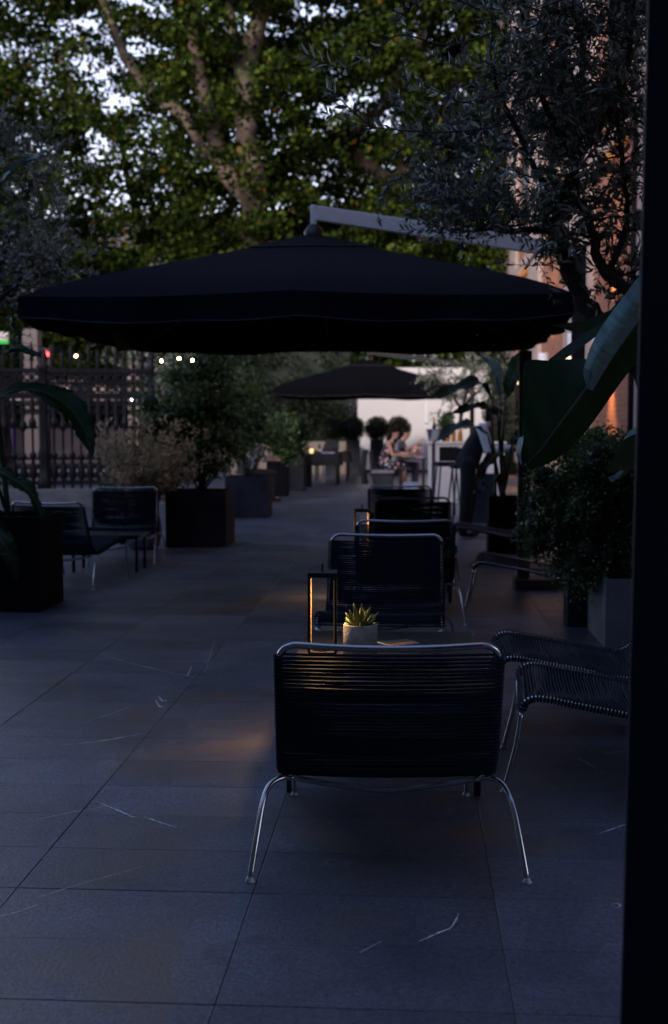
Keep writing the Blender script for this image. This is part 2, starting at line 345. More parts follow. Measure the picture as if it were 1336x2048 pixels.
M = dict(
    slab=stone_floor(), grout=mat('joint_grout', (.13, .118, .115), .9), vein=mat('calcite', (.74, .74, .78), .6, bump=.2, var=.35, scale=40),
    steel=mat('brushed_steel', (.52, .52, .55), .22, 1.0, .06, 30), pad=mat('clear_pad', (.45, .47, .52), .3),
    rope=mat('charcoal_rope', (.011, .018, .034), .7, 0, .3, 60, .25, 400, .22),
    black=mat('black_metal', (.012, .012, .014), .42, 0, .2, 20), navy=mat('navy_paint', (.012, .015, .030), .6, 0, .2, 5, .05, 60, .12),
    table=mat('black_laminate', (.020, .019, .024), .30, 0, .2, 12, .03, 300),
    concrete=mat('pale_pot_concrete', (.52, .48, .42), .8, 0, .22, 18, .35, 90), fabric=mat('navy_canopy', (.0095, .0098, .0165), .95, 0, .25, 14, .15, 700, .06, 0.0),
    blackcanopy=mat('black_canopy', (.005, .005, .007), .95, 0, .25, 14, .15, 700, .05), hem=mat('hem_thread', (.06, .055, .075), .9), alu=mat('satin_aluminium', (.86, .82, .84), .38, .15, .06, 12),
    planter=mat('grey_planter', (.034, .036, .046), .8, 0, .5, 3.2, .2, 120, .2), planter_dark=mat('black_planter', (.006, .006, .008), .8, 0, .2, 6, .2, 120, .12),
    planter_pale=mat('zinc_planter', (.21, .22, .25), .7, 0, .32, 3.5, .15, 120), soil=mat('bark_mulch', (.055, .035, .028), .95, 0, .4, 40, .8, 60),
    white=mat('white_panel', (.68, .64, .625), .75, 0, .03, 2, .03), beige=mat('beige_panel', (.27, .215, .17), .8, 0, .08, 3),
    stone=mat('pink_limestone', (.40, .30, .27), .85, 0, .12, 2.5, .25, 30), brick=brick_mat(), iron=mat('wrought_iron', (.016, .015, .021), .5, .0, .25, 12, .1, 60, .25),
    bark=mat('plane_bark', (.14, .100, .080), .9, 0, .45, 3.5, .5, 14), bark2=mat('olive_bark', (.050, .042, .036), .95, 0, .4, 20, .8, 60),
    plane=leaf_mat('plane_leaves', (.008, .016, .002), (.028, .050, .006), (.105, .140, .018), .75, .35, .12, (.26, .11, .02)),
    olive=leaf_mat('olive_leaves', (.044, .052, .034), (.19, .215, .155), (.62, .64, .52), .36, .12, .6),
    box=leaf_mat('box_leaves', (.028, .062, .014), (.080, .170, .040), (.23, .37, .09), .28, .25, 1.0),
    shrub=leaf_mat('shrub_leaves', (.028, .060, .016), (.080, .145, .038), (.190, .280, .085), .35, .25, .6),
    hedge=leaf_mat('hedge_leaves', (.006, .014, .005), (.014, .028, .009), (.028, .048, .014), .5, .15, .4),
    topi=leaf_mat('topiary_leaves', (.022, .022, .008), (.045, .043, .014), (.075, .070, .024), .5, .15, .4),
    dry=leaf_mat('dry_leaves', (.34, .25, .15), (.58, .45, .29), (.74, .63, .44), .8, .30, .2),
    banana=veg_mat('banana_blade', (.004, .022, .002), (.008, .036, .004), .55, .22), banana_skylit=veg_mat('banana_skylit_side', (.13, .23, .22), (.20, .32, .31), .30),  # second blade is a pale teal copy with sky light painted into its colour
    stem=mat('plant_stalk', (.030, .050, .016), .5, 0, .3, 12), aloe=mat('aloe_leaf', (.11, .16, .035), .45, 0, .35, 30, c2=(.22, .25, .06)),
    asphalt=mat('asphalt', (.05, .05, .055), .9, 0, .2, 3), pave=mat('pale_pavement', (.45, .42, .42), .85, 0, .1, 1), earth=mat('earth', (.045, .040, .034), .95, 0, .3, 1),
    facade=mat('pale_facade', (.30, .24, .22), .85, 0, .1, .6), winglass=mat('dark_window', (.02, .022, .03), .12, 0, .1),
    skin=mat('skin', (.50, .29, .22), .55, 0, .06, 8), hair=mat('dark_hair', (.008, .006, .005), .7, 0, .3, 60, .4, 200, .12),
    floral=floral_mat(), blackcloth=mat('black_cloth', (.012, .012, .016), .9, 0, .2, 10), whitecloth=mat('white_cloth', (.72, .70, .74), .85, 0, .05, 8),
    greycloth=mat('grey_cloth', (.22, .21, .24), .9, 0, .15, 12), bluecloth=mat('blue_cloth', (.22, .25, .38), .85, 0, .15, 12), shoe=mat('leather', (.03, .025, .022), .5),
    led=emit('warm_led', (1, .62, .25), 14), strip=emit('warm_strip', (1, .56, .22), .075), bulb=emit('warm_bulb', (1, .70, .30), 30), red=emit('red_lens', (1, .02, .02), 16),
    cold=emit('cold_bulb', (.72, .76, 1), 30), purple=emit('violet_glow', (.16, .08, 1), .30), green=emit('green_panel', (.04, .75, .10), .10),
    signw=emit('white_panel_lit', (.80, .72, .68), .06), lampglow=emit('lamp_rim', (1, .80, .34), 1.6), candle=emit('candle_glass', (1, .62, .25), .9),
    glass=glass('clear_glass'), amber=mat('amber_bottle', (.45, .17, .02), .15, 0, .2), cork=mat('orange_foil', (.62, .28, .03), .4),
    pinkfl=mat('pink_flower', (.72, .28, .40), .8, 0, .3, 40), creamfl=mat('cream_food', (.74, .60, .38), .8, 0, .35, 40), lilac=mat('lilac_cloth', (.50, .46, .66), .8, 0, .2, 20),
    photo1=mat('print_green', (.05, .09, .07), .35, 0, .5, 30), photo2=mat('print_orange', (.50, .19, .10), .35, 0, .4, 30), paper=mat('paper_white', (.72, .70, .70), .5),
    lampwhite=mat('lamp_shade', (.62, .62, .70), .5), brownpost=mat('bronze_post', (.040, .033, .032), .6, .1, .15, 6),
)
rng = np.random.default_rng(7); random.seed(7)

# ================================================================== GROUND
def sheet(name, x0, x1, y0, y1, z, m, kind='structure'):
    o = MB().add([(x0, y0, z), (x1, y0, z), (x1, y1, z), (x0, y1, z)], [(0, 1, 2, 3)]).build(name, m)
    return tag(o, kind=kind)
sheet('ground', -600, 600, -300, 900, -.09, M['earth'])
sheet('road', -80, -9.2, -60, 300, -.08, M['asphalt'])
sheet('pavement', -40, -9.2, 34, 60, -.07, M['pave'])
floor = MB().box((-1.6, 17.5, -.029), (9.2, 39, .05)).build('terrace_floor', M['grout'])
tag(floor, kind='structure')
TW, TD, X0, Y0 = .72, .36, .253, 3.25
def slab_mesh(nm):
    s = MB(); w, d, b = TW / 2 - .0013, TD / 2 - .0013, .0018
    vs = []
    for z, q in ((-.012, 0), (-b, 0), (0, b)):
        vs += [(-w + q, -d + q, z), (w - q, -d + q, z), (w - q, d - q, z), (-w + q, d - q, z)]
    fs = [(8, 9, 10, 11)]
    for i in (0, 4):
        for k in range(4): fs.append((i + k, i + (k + 1) % 4, i + 4 + (k + 1) % 4, i + 4 + k))
    return s.add(vs, fs).mesh(nm, M['slab'])
sm = slab_mesh('slab'); near, far = [], []
for j in range(-2, 95):
    for i in range(-8, 5):
        x, y = X0 + (i + .5) * TW, Y0 + (j + .5) * TD
        if x < -5.9 or x > 2.9 or y > 36: continue
        (near if True else far).append((x, y))
def vis(x, y):
    d = Vector((x, y, 0)) - Vector((0, 0, CAMH)); w = d.dot(FV)
    if w <= .3: return False
    u = CX + d.dot(RV) / w * F_PX; v = CY - d.dot(UV) / w * F_PX
    return -140 < u < 1420 and v < 2190
inview = sorted([p for p in near if vis(*p)], key=lambda p: p[1]); keep = set(inview[:292])
for (x, y) in inview[:292]:
    o = bpy.data.objects.new('slab', sm); link(o, floor)
    o.location = (x, y, random.uniform(-.0008, .0006)); o.rotation_euler = (random.gauss(0, .0011), random.gauss(0, .0008), random.choice((0, math.pi)) + random.gauss(0, .0012))
fm = MB()
for (x, y) in near:
    if (x, y) in keep: continue
    h = random.uniform(-.0008, .0006); w, d = TW / 2 - .0013, TD / 2 - .0013
    fm.add([(x - w, y - d, h), (x + w, y - d, h), (x + w, y + d, h), (x - w, y + d, h), (x - w, y - d, -.01), (x + w, y - d, -.01), (x + w, y + d, -.01), (x - w, y + d, -.01)],
           [(0, 1, 2, 3), (0, 4, 5, 1), (1, 5, 6, 2), (2, 6, 7, 3), (3, 7, 4, 0)])
tag(fm.build('slab_field', M['slab'], floor), kind='stuff')
def vein(pts, w=.004):
    P = [at_z(u, v, .0016) for u, v in pts]; P = catmull(P, 8); l, r = [], []
    for i, p in enumerate(P):
        t = P[min(i + 1, len(P) - 1)] - P[max(i - 1, 0)]; n = Vector((-t.y, t.x, 0)).normalized()
        k = w * 1.25 * (.25 + .9 * random.random()) * (.35 + .65 * math.sin(math.pi * (i + .6) / (len(P) + .2)))
        j = n * random.gauss(0, w * .35)
        l.append(p + n * k + j); r.append(p - n * k + j)
    MB().grid([l, r], False).build('vein', M['vein'], floor)
vein([(190, 1602), (225, 1616), (262, 1632), (275, 1634)], .0042); vein([(287, 1633), (310, 1641), (353, 1655)], .0042)
vein([(122, 1490), (200, 1482), (292, 1466)], .0035); vein([(205, 1310), (270, 1328), (345, 1346), (390, 1354)], .003)
vein([(375, 1352), (384, 1332)], .003); vein([(312, 1400), (318, 1412), (330, 1414)], .007); vein([(316, 1392), (326, 1402), (334, 1400)], .006)
vein([(838, 1883), (880, 1864), (905, 1852), (917, 1827)], .0038); vein([(720, 1905), (762, 1882)], .002)
vein([(1148, 1512), (1172, 1524), (1195, 1538)], .0035); vein([(1198, 1667), (1230, 1656), (1262, 1645)], .0028); vein([(1205, 1508), (1262, 1500)], .002)
vein([(0, 1832), (40, 1822), (75, 1809)], .0025); vein([(75, 1795), (160, 1768), (285, 1733)], .0016); vein([(140, 1452), (220, 1428), (270, 1408)], .0016)
vein([(1010, 1462), (1070, 1448), (1130, 1436)], .002); vein([(60, 1642), (140, 1625), (280, 1600)], .0014); vein([(410, 1345), (430, 1280)], .0016)
vein([(1222, 1810), (1232, 1806), (1241, 1811), (1232, 1816), (1223, 1812)], .0022)

# ================================================================== LOUNGE CHAIR
PROF = [(-.42, .715), (-.365, .56), (-.305, .41), (-.255, .326), (-.19, .290), (-.10, .293), (.05, .322), (.20, .347), (.31, .367), (.37, .369), (.402, .352), (.415, .318)]
HW = .335
def make_chair():
    root = empty('lounge_chair')
    path = catmull([(0, y, z) for y, z in PROF], 8)
    # frame: side rails joined by the exposed top tube
    top = path[0]; f = MB()
    rail = [Vector((0, p.y, p.z)) for p in path]
    arc = []
    for k in range(7):
        q = math.pi / 2 * k / 6; arc.append((HW - .06 + .06 * math.cos(q), .06 * math.sin(q)))
    dn = (path[0] - path[2]).normalized()
    full = [Vector((HW, p.y, p.z)) for p in reversed(rail)]
    def tp(x, s):
        bow = 1 - (x / HW) ** 2
        return Vector((x, top.y + dn.y * (s - .030) - .030 * bow, top.z + dn.z * (s - .030) - .012 * bow))
    mids = [tp(a, s) for a, s in arc]
    cross = [tp(HW - .06 - (2 * HW - .12) * k / 10, .06) for k in range(1, 10)]
    full = full[:-3] + mids + cross + [Vector((-p.x, p.y, p.z)) for p in reversed(mids)] + [Vector((-p.x, p.y, p.z)) for p in reversed(full[:-3])]
    f.tube(full, .0105, 8); f.build('frame', M['steel'], root)
    # rope wound round the two side rails
    L = [0.0]
    for i in range(1, len(rail)): L.append(L[-1] + (rail[i] - rail[i - 1]).length)
    rp = MB(); s = .016; pitch = .0134
    while s < L[-1] - .006:
        i = max(k for k in range(len(L)) if L[k] <= s); i = min(i, len(rail) - 2)
        t = (s - L[i]) / (L[i + 1] - L[i]); c = rail[i].lerp(rail[i + 1], t); tg = (rail[i + 1] - rail[i]).normalized()
        n = Vector((0, -tg.z, tg.y)); rr = .0145; pts = []
        sag = -.012 * math.sin(math.pi * min(1, s / .42)) if s < .42 else -.010
        for k in range(5):
            q = -math.pi / 2 + math.pi * k / 4; pts.append(Vector((HW + rr * math.cos(q), 0, 0)) + c + n * (rr * math.sin(q)))
        for x in (.16, 0, -.16): pts.append(Vector((x, 0, 0)) + c + tg * .0047 + n * (rr + sag * (1 - (x / HW) ** 2)) + tg * random.gauss(0, .0008))
        for k in range(5):
            q = math.pi / 2 + math.pi * k / 4; pts.append(Vector((-HW + rr * math.cos(q), 0, 0)) + c + n * (rr * math.sin(q)))
        for x in (-.16, 0, .16): pts.append(Vector((x, 0, 0)) + c + n * (-rr + sag * (1 - (x / HW) ** 2)) + tg * random.gauss(0, .0008))
        rp.tube(pts, .0043, 5, closed=True); s += pitch + random.gauss(0, .0004)
    tag(rp.build('rope_weave', M['rope'], root), kind='stuff')
    def leg(pts):
        o = MB().tube(catmull(pts, 5), .0094, 8).build('leg', M['steel'], root)
        x, y, z = pts[0]
        MB().lathe([(.0155, 0), (.0155, .004), (.0105, .010), (.0100, .016)], 10, (x, y, 0)).build('foot_pad', M['pad'], o)
    for sx in (-1, 1):
        leg([(sx * .425, -.42, .008), (sx * .408, -.375, .12), (sx * .392, -.315, .215), (sx * .372, -.262, .258), (sx * .335, -.222, .270), (sx * .30, -.208, .266)])
        leg([(sx * .325, .478, .008), (sx * .328, .455, .10), (sx * .332, .432, .20), (sx * .335, .416, .312)])
    MB().tube(catmull([(.30, -.208, .266), (.18, -.18, .236), (0, -.165, .212), (-.18, -.18, .236), (-.30, -.208, .266)], 5), .0095, 8).build('crossbar', M['steel'], root)
    MB().tube(catmull([(.335, .418, .304), (.29, .422, .278), (.16, .424, .256), (0, .424, .246), (-.16, .424, .256), (-.29, .422, .278), (-.335, .418, .304)], 4), .0095, 8).build('crossbar', M['steel'], root)
    return root
chair0 = make_chair(); _used = [False]
def chair(x, y, deg, label):
    o = chair0 if not _used[0] else copy_tree(chair0); _used[0] = True
    o.location = (x, y, 0); o.rotation_euler = (0, 0, R(deg)); o['label'] = label; o['category'] = 'lounge chair'; o['group'] = 'black rope lounge chairs'
    return o
chair(-.085, 4.14, 3.0, 'black rope lounge chair with its back turned, before the table with the lantern')
chair(-.155, 7.02, 178.5, 'black rope lounge chair facing the near table across the potted aloe')
chair(-.05, 9.05, 2, 'black rope lounge chair standing back to back with the aloe table chair')
chair(.03, 10.85, 182, 'black rope lounge chair facing the second lantern table')
chair(-.12, 13.95, 0, 'black rope lounge chair at the head of the row before the bench diners')
chair(.86, 4.98, 86, 'black rope lounge chair side on to the table, beside the dark pillar')
chair(.82, 5.80, 88, 'black rope lounge chair side on between pillar chair and zinc planter')
chair(.92, 9.62, 84, 'black rope lounge chair side on before the clipped box bush')
chair(.86, 12.75, 90, 'black rope lounge chair side on before the black banana planter')
chair(-2.94, 12.55, 190, 'black rope lounge chair facing the terrace before the pale round pot')
chair(-3.02, 10.85, -12, 'black rope lounge chair half hidden behind the black banana planter')

# ------------------------------------------------------------------ tables
def low_table(x0, x1, y0, y1, h, label):
    cx, cy = (x0 + x1) / 2, (y0 + y1) / 2; t = empty('low_table', (cx, cy, 0), 0, label, 'table', 'low black tables')
    w, d = x1 - x0, y1 - y0
    MB().box((0, 0, h - .008), (w, d, .016), bev=.003).build('table_top', M['table'], t)
    MB().box((0, 0, h - .032), (w - .06, d - .06, .030)).build('apron', M['black'], t)
    for sx in (-1, 1):
        for sy in (-1, 1): MB().box((sx * (w / 2 - .045), sy * (d / 2 - .045), (h - .017) / 2), (.026, .026, h - .018)).build('leg', M['black'], t)
low_table(-.50, .30, 4.60, 5.98, .40, 'low black table carrying the near lantern and potted aloe')
low_table(-.46, .36, 9.72, 10.42, .36, 'low black table with a lantern between two row chairs')
low_table(-3.25, -2.55, 11.55, 12.0, .36, 'low black table between the two chairs by the fence')

# ------------------------------------------------------------------ lanterns
def lantern(x, y, z, rz, label, power):
    t = empty('table_lantern', (x, y, z), R(rz), label, 'lantern', 'black frame lanterns'); h, w = .345, .125
    MB().box((0, 0, .006), (w, w, .012), bev=.002).build('base', M['black'], t)
    for sx in (-1, 1):
        for sy in ((-1, 1)): MB().box((sx * (w / 2 - .005), sy * (w / 2 - .005), h / 2 + .004), (.012, .012, h - .02)).build('post', M['black'], t)
    for sx in (-1, 1):
        for sy in (-1, 1): MB().box((sx * (w / 2 - .0115), sy * (w / 2 - .005), h / 2), (.0012, .008, h - .04)).build('light_strip', M['strip'], t)
    tp = MB().box((0, 0, h + .004), (w + .004, w + .004, .022), bev=.002).build('top', M['black'], t)
    MB().box((0, 0, h - .0073), (w * .62, w * .62, .001)).build('light_panel', M['led'], tp)
    MB().box((0, 0, h + .032), (.008, .05, .036), bev=.002).build('handle', M['black'], tp)
    MB().lathe([(.036, .012), (.046, .02), (.040, .034), (.015, .040), (.001, .041)], 18).build('glass_dome', M['glass'], t)
    ld = bpy.data.lights.new('lantern_light', 'AREA'); ld.size = .07; ld.spread = R(118); ld.energy = power; ld.color = (1, .58, .23)
    lo = bpy.data.objects.new('lantern_light', ld); link(lo, t); lo.location = (0, 0, h - .016)
lantern(-.385, 5.40, .40, 3, 'open black frame lantern glowing warm beside the potted aloe', 1.1)
lantern(-.395, 10.06, .36, 6, 'small black frame lantern on the second low table', 1.0)

# ------------------------------------------------------------------ potted aloe and card
pa = empty('potted_aloe', (-.215, 5.32, .40), 0, 'spiky green aloe in a pale ribbed cylinder pot on the table', 'plant')
MB().lathe([(.070, 0), (.0745, .004), (.0745, .138), (.072, .142), (.066, .142), (.064, .120), (.001, .118)], 40).build('pot', M['concrete'], pa)
MB().lathe([(.065, .116), (.04, .124), (.001, .126)], 20).build('soil', M['soil'], pa)
for k in range(26):
    a = k * 2.39996; e = .25 + 1.15 * (k / 26); ln = .075 + .045 * random.random(); pts = []; rs = []
    for i in range(6):
        t = i / 5; pts.append(Vector((math.cos(a), math.sin(a), 0)) * (.008 + ln * t * math.cos(e) * (1 - .15 * t)) + Vector((0, 0, .12 + ln * (math.sin(e) * t + .10 * t * t))))
        rs.append(.0105 * (1 - t) ** .7 * (1 + .25 * math.sin(t * 3)) + .0008)
    MB().tube(pts, rs, 6).build('leaf', M['aloe'], pa)
cd = empty('printed_card', (-.055, 5.66, .4005), R(32), 'small printed photo card lying flat on the black table', 'card')
MB().box((0, 0, .001), (.155, .115, .002)).build('paper', M['paper'], cd)
MB().box((0, .022, .0026), (.143, .058, .001)).build('print', M['photo1'], cd)
MB().box((0, -.030, .0026), (.143, .042, .001)).build('print', M['photo2'], cd)

# ================================================================== UMBRELLAS
def umbrella(cx, cy, half, ze, za, label, arm_m='alu', mast_x=None, cloth='fabric'):
    t = empty('cantilever_umbrella', (cx, cy, 0), 0, label, 'umbrella', 'large black umbrellas')
    hc = half * .972; corners = [(-hc, -hc), (0, -half), (hc, -hc), (half, 0), (hc, hc), (0, half), (-hc, hc), (-half, 0)]
    def edge(k):
        x, y = corners[k % 8]; return Vector((x, y, ze + (.0 if k % 2 else -.03)))
    apex = Vector((0, 0, za))
    for k in range(8):
        a, b = edge(k), edge(k + 1); rows = []
        for i in range(11):
            q = .16 + .84 * i / 10; row = []
            for j in range(11):
                s = j / 10; e = a.lerp(b, s); p = apex.lerp(e, q); p.z -= (.022 * math.sin(math.pi * s) * q * q + .03 * math.sin(math.pi * q) + .085 * q ** 7); row.append(p)
            rows.append(row)
        o = MB().grid(rows).build('canopy_panel', M[cloth], t)
        vr = []
        for i, dz in enumerate((0, .05, .12, .185)):
            row = []
            for j in range(21):
                s = j / 20; p = a.lerp(b, s); p = p + Vector((0, 0, -.022 * math.sin(math.pi * s) - .085))
                out = Vector((p.x, p.y, 0)); n = Vector((corners[k][0] + corners[(k + 1) % 8][0], corners[k][1] + corners[(k + 1) % 8][1], 0))
                n = Vector((n.x if abs(n.x) > abs(n.y) else 0, n.y if abs(n.y) > abs(n.x) else 0, 0)).normalized()
                cpx = (1 - s if k % 2 == 0 else s); row.append(p + Vector((0, 0, -dz + (  .035 * cpx ** 4 + .008 * math.sin(s * 13 + k)) * (dz / .185))) + n * ((.034 * math.sin(s * 8 + k * 2.1) + .020 * math.sin(s * 21 + k)) * (dz / .185) * math.sin(math.pi * s)))
            vr.append(row)
        v = MB().grid(vr).build('valance', M[cloth], t)
        MB().tube([p + Vector((0, 0, -.003)) for p in vr[-1]], .0045, 4).build('hem', M['hem'], v)
        r = MB(); r.tube([apex + Vector((0, 0, -.12)), apex.lerp(a, .5) + Vector((0, 0, -.12)), a * .97 + Vector((0, 0, -.10))], .014, 5); r.build('rib', M['black'], t)
    vc = MB(); 
    for k in range(8):
        a, b = edge(k), edge(k + 1); rows = []
        for i in range(5):
            q = .005 + .245 * i / 4; rows.append([apex.lerp(a.lerp(b, j / 4), q) + Vector((0, 0, .010 - .03 * math.sin(math.pi * q))) for j in range(5)])
        vc.grid(rows)
    v = vc.build('vent_cap', M[cloth], t)
    hp = []
    for k in range(8):
        a, b = edge(k), edge(k + 1)
        hp += [apex.lerp(a.lerp(b, j / 4), .25) + Vector((0, 0, .010 - .0212)) for j in range(4)]
    MB().tube(hp, .005, 4, closed=True).build('hem', M['hem'], v)
    MB().lathe([(.07, za - .14), (.085, za + .02), (.05, za + .075), (.03, za + .09)], 14).build('hub', M['black'], t)
    MB().box((0, 0, za + .155), (.05, .07, .19), bev=.006).build('finial_post', M[arm_m], t)
    mx = mast_x - cx; top = za + .185; me_ = top - .36
    ln = math.hypot(mx, .36); ang = math.atan2(.36, mx)
    MB().box((mx / 2, 0, (top + me_) / 2), (ln - .05, .08, .125), rot=(0, ang, 0), bev=.006).build('arm', M[arm_m], t)
    MB().box((mx + .03, 0, me_ / 2), (.11, .11, me_ + .12), bev=.01).build('mast', M['brownpost'], t)
    MB().box((mx + .03, 0, .05), (.62, .62, .10), bev=.015).build('base', M['brownpost'], t)
    return t
umbrella(-.86, 11.0, 2.07, 2.45, 3.07, 'large black square umbrella hung from a silver arm over the near lounge', mast_x=1.42)
umbrella(-1.05, 30.4, 2.15, 2.36, 3.0, 'black umbrella before the white wall, shading the far dining tables', 'black', mast_x=1.45, cloth='blackcanopy')
pp = empty('square_post', (.97, 10.72, 0), 0, 'brown square post on a block base beside the black banana planter', 'post')
MB().box((0, 0, 1.06), (.105, .105, 1.94), bev=.008).build('shaft', M['brownpost'], pp); MB().box((0, 0, 1.0), (.118, .118, .02)).build('collar', M['brownpost'], pp)
MB().box((.10, 0, .045), (.36, .34, .09), bev=.012).build('base', M['brownpost'], pp)

# ================================================================== PLANTERS
def planter(cx, cy, w, d, h, m, label, cat='planter', group=None, round_=False):
    t = empty('planter', (cx, cy, 0), 0, label, cat, group)
    if round_:
        MB().lathe([(w * .25, 0), (w * .42, .03), (w * .5, h * .4), (w * .46, h * .8), (w * .36, h), (w * .32, h), (w * .32, h - .06)], 24, cap=True).build('pot', m, t)
        MB().lathe([(w * .31, h - .045), (.001, h - .03)], 18, cap=False).build('soil', M['soil'], t)
        return t
    b = MB(); e = .022
    for sx in (-1, 1): b.box((sx * (w / 2 - e / 2), 0, h / 2), (e, d, h), bev=.004)
    for sy in (-1, 1): b.box((0, sy * (d / 2 - e / 2), h / 2 - .0015), (w - 2 * e, e, h - .003))
    b.build('box', m, t)
    s = MB(); rows = []
    for i in range(13):
        rows.append([Vector(((j / 12 - .5) * (w - 2 * e), (i / 12 - .5) * (d - 2 * e), h - .05 + random.uniform(-.012, .012))) for j in range(13)])
    s.grid(rows).build('soil', M['soil'], t)
    return t
planter(-3.09, 9.37, .66, .62, .72, M['planter_dark'], 'black square planter of the banana plant by the fence chairs')
planter(-2.46, 14.42, .70, .72, .645, M['planter'], 'dark grey cube planter holding the big leafy shrub')
planter(-2.47, 18.85, .64, .66, .63, M['planter'], 'mid grey cube planter behind the big shrub planter')
planter(-2.62, 24.4, .40, .50, .70, M['planter_dark'], 'dark upright planter beside the dining tables, first of three')
planter(-2.47, 26.4, .42, .50, .72, M['planter'], 'dark upright planter beside the dining tables, middle of three')
planter(-2.45, 28.0, .40, .50, .70, M['planter_dark'], 'dark upright planter beside the dining tables, last of three')
planter(1.56, 8.20, .68, .78, .44, M['planter_pale'], 'pale zinc planter under the clipped box bush')
planter(1.24, 8.74, .30, .24, .60, M['planter'], 'narrow dark planter tucked behind the zinc planter')
planter(1.02, 13.75, .34, .40, .62, M['planter_dark'], 'black tall planter of the banana clump by the brown post')
planter(1.05, 18.0, .36, .40, .70, M['planter'], 'grey upright planter behind the waiter')
planter(-3.02, 13.85, .42, .42, .42, M['planter_pale'], 'pale round pot of the dry blond plant', round_=True)

# ------------------------------------------------------------------ foliage builders
def cloud_pts(clumps, rng_, shell=.55):
    """clumps: list of (center, (rx,ry,rz), n) -> points and outward directions"""
    P, D = [], []
    for c, r, n in clumps:
        d = rng_.normal(size=(n, 3)); d /= np.linalg.norm(d, axis=1, keepdims=True)
        q = shell + (1 - shell) * rng_.random(n) ** .6; q *= 1 + .10 * rng_.normal(size=n)
        P.append(np.array(c) + d * q[:, None] * np.array(r)); D.append(d)
    return np.concatenate(P), np.concatenate(D)
def foliage(name, clumps, L, W, m, parent=None, loc=None, shell=.5, up=.5, four=True, spread=.8, fold=.22):
    P, D = cloud_pts(clumps, rng, shell)
    D = D + rng.normal(size=D.shape) * spread; D[:, 2] += up
    n = len(P); V, Fc, T = leaf_arrays(P, D, L * (.65 + .6 * rng.random(n)), W * (.7 + .5 * rng.random(n)), rng, four=four, fold=fold)
    o = bpy.data.objects.new(name, np_mesh(name, V, Fc, m, T))
    if loc is not None: o.location = loc
    return link(o, parent)
def clump_set(c, r, k, cr, n, seed=0, squash=1.0):
    rs = np.random.default_rng(seed); out = []
    for i in range(k):
        d = rs.normal(size=3); d /= np.linalg.norm(d); q = rs.random() ** .45
        s = cr * (.6 + .8 * rs.random())
        out.append(((c[0] + d[0] * r[0] * q, c[1] + d[1] * r[1] * q, c[2] + d[2] * r[2] * q), (s, s, s * squash), int(n * (.6 + .8 * rs.random()))))
    return out
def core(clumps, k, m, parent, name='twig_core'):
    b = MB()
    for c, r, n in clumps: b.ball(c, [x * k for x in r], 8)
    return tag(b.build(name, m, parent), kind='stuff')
def stems(base, tips, r0, m, parent, name='stem'):
    for tpt in tips:
        b = Vector(base); t_ = Vector(tpt); mid = b.lerp(t_, .5) + Vector((random.gauss(0, .04), random.gauss(0, .04), .03))
        MB().tube(catmull([b + Vector((random.gauss(0, .02), random.gauss(0, .02), 0)), mid, t_], 4), [r0 * (1 - .75 * i / 8) for i in range(9)], 5).build(name, m, parent)

# clipped box bush N
t = empty('box_bush', (1.56, 8.20, .39), 0, 'dense dark green clipped box bush spilling over the zinc planter', 'bush')
cl = clump_set((-.30, .02, .47), (.50, .40, .50), 100, .15, 400, 3)
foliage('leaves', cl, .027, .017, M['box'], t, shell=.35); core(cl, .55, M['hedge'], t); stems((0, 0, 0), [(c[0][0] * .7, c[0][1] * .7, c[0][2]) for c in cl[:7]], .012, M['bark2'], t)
t.scale = (1, 1, 1)
# big shrub T
def shrub(x, y, z, cl, L, W, m, label, nst=6, corek=.0, trunk=M['bark2']):
    t = empty('leafy_shrub', (x, y, z), 0, label, 'shrub')
    foliage('leaves', cl, L, W, m, t, shell=.15, up=.3)
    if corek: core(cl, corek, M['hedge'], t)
    stems((0, 0, 0), [c[0] for c in cl[:nst]], .016, trunk, t)
    return t
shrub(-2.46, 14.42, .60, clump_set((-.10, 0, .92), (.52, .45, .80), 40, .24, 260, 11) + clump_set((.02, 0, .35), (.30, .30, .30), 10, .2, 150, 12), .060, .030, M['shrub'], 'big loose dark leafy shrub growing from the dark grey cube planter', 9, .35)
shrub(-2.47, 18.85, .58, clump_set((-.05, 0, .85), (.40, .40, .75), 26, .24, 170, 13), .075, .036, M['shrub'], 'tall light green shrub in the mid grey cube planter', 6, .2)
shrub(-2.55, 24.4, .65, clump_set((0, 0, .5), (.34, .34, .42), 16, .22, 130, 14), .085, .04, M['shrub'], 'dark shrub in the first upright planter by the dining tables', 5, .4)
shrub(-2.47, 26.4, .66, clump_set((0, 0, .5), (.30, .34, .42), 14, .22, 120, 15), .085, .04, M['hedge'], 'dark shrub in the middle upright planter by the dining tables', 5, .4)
# dry blond plant V
t = empty('dry_plant', (-3.02, 13.85, .38), 0, 'dry blond feathery plant leaning out of the pale round pot', 'plant')
PP, DD = [], []; sm_ = MB()
for k in range(120):
    a = random.uniform(0, 6.283); ln = random.uniform(.55, 1.22); le = random.uniform(.1, .8)
    b0 = Vector((math.cos(a) * .05, math.sin(a) * .05, 0)); pts = []
    for i in range(7):
        q = i / 6; pts.append(b0 + Vector((math.cos(a) * le * ln * q ** 1.4 + .10 * q, math.sin(a) * le * ln * q ** 1.4 - .10 * q, ln * (q - .42 * le * q * q))))
    sm_.tube(pts, [.004 * (1 - .8 * i / 6) for i in range(7)], 3)
    for i in range(2, 7):
        for _ in range(9):
            PP.append(pts[i] + Vector((random.gauss(0, .02), random.gauss(0, .02), random.gauss(0, .03)))); DD.append(Vector((random.gauss(0, 1), random.gauss(0, 1), random.gauss(.6, 1))))
sm_.build('dry_stems', M['bark2'], t)['kind'] = 'stuff'
V, Fc, T = leaf_arrays(np.array(PP), np.array(DD), .070, .028, rng)
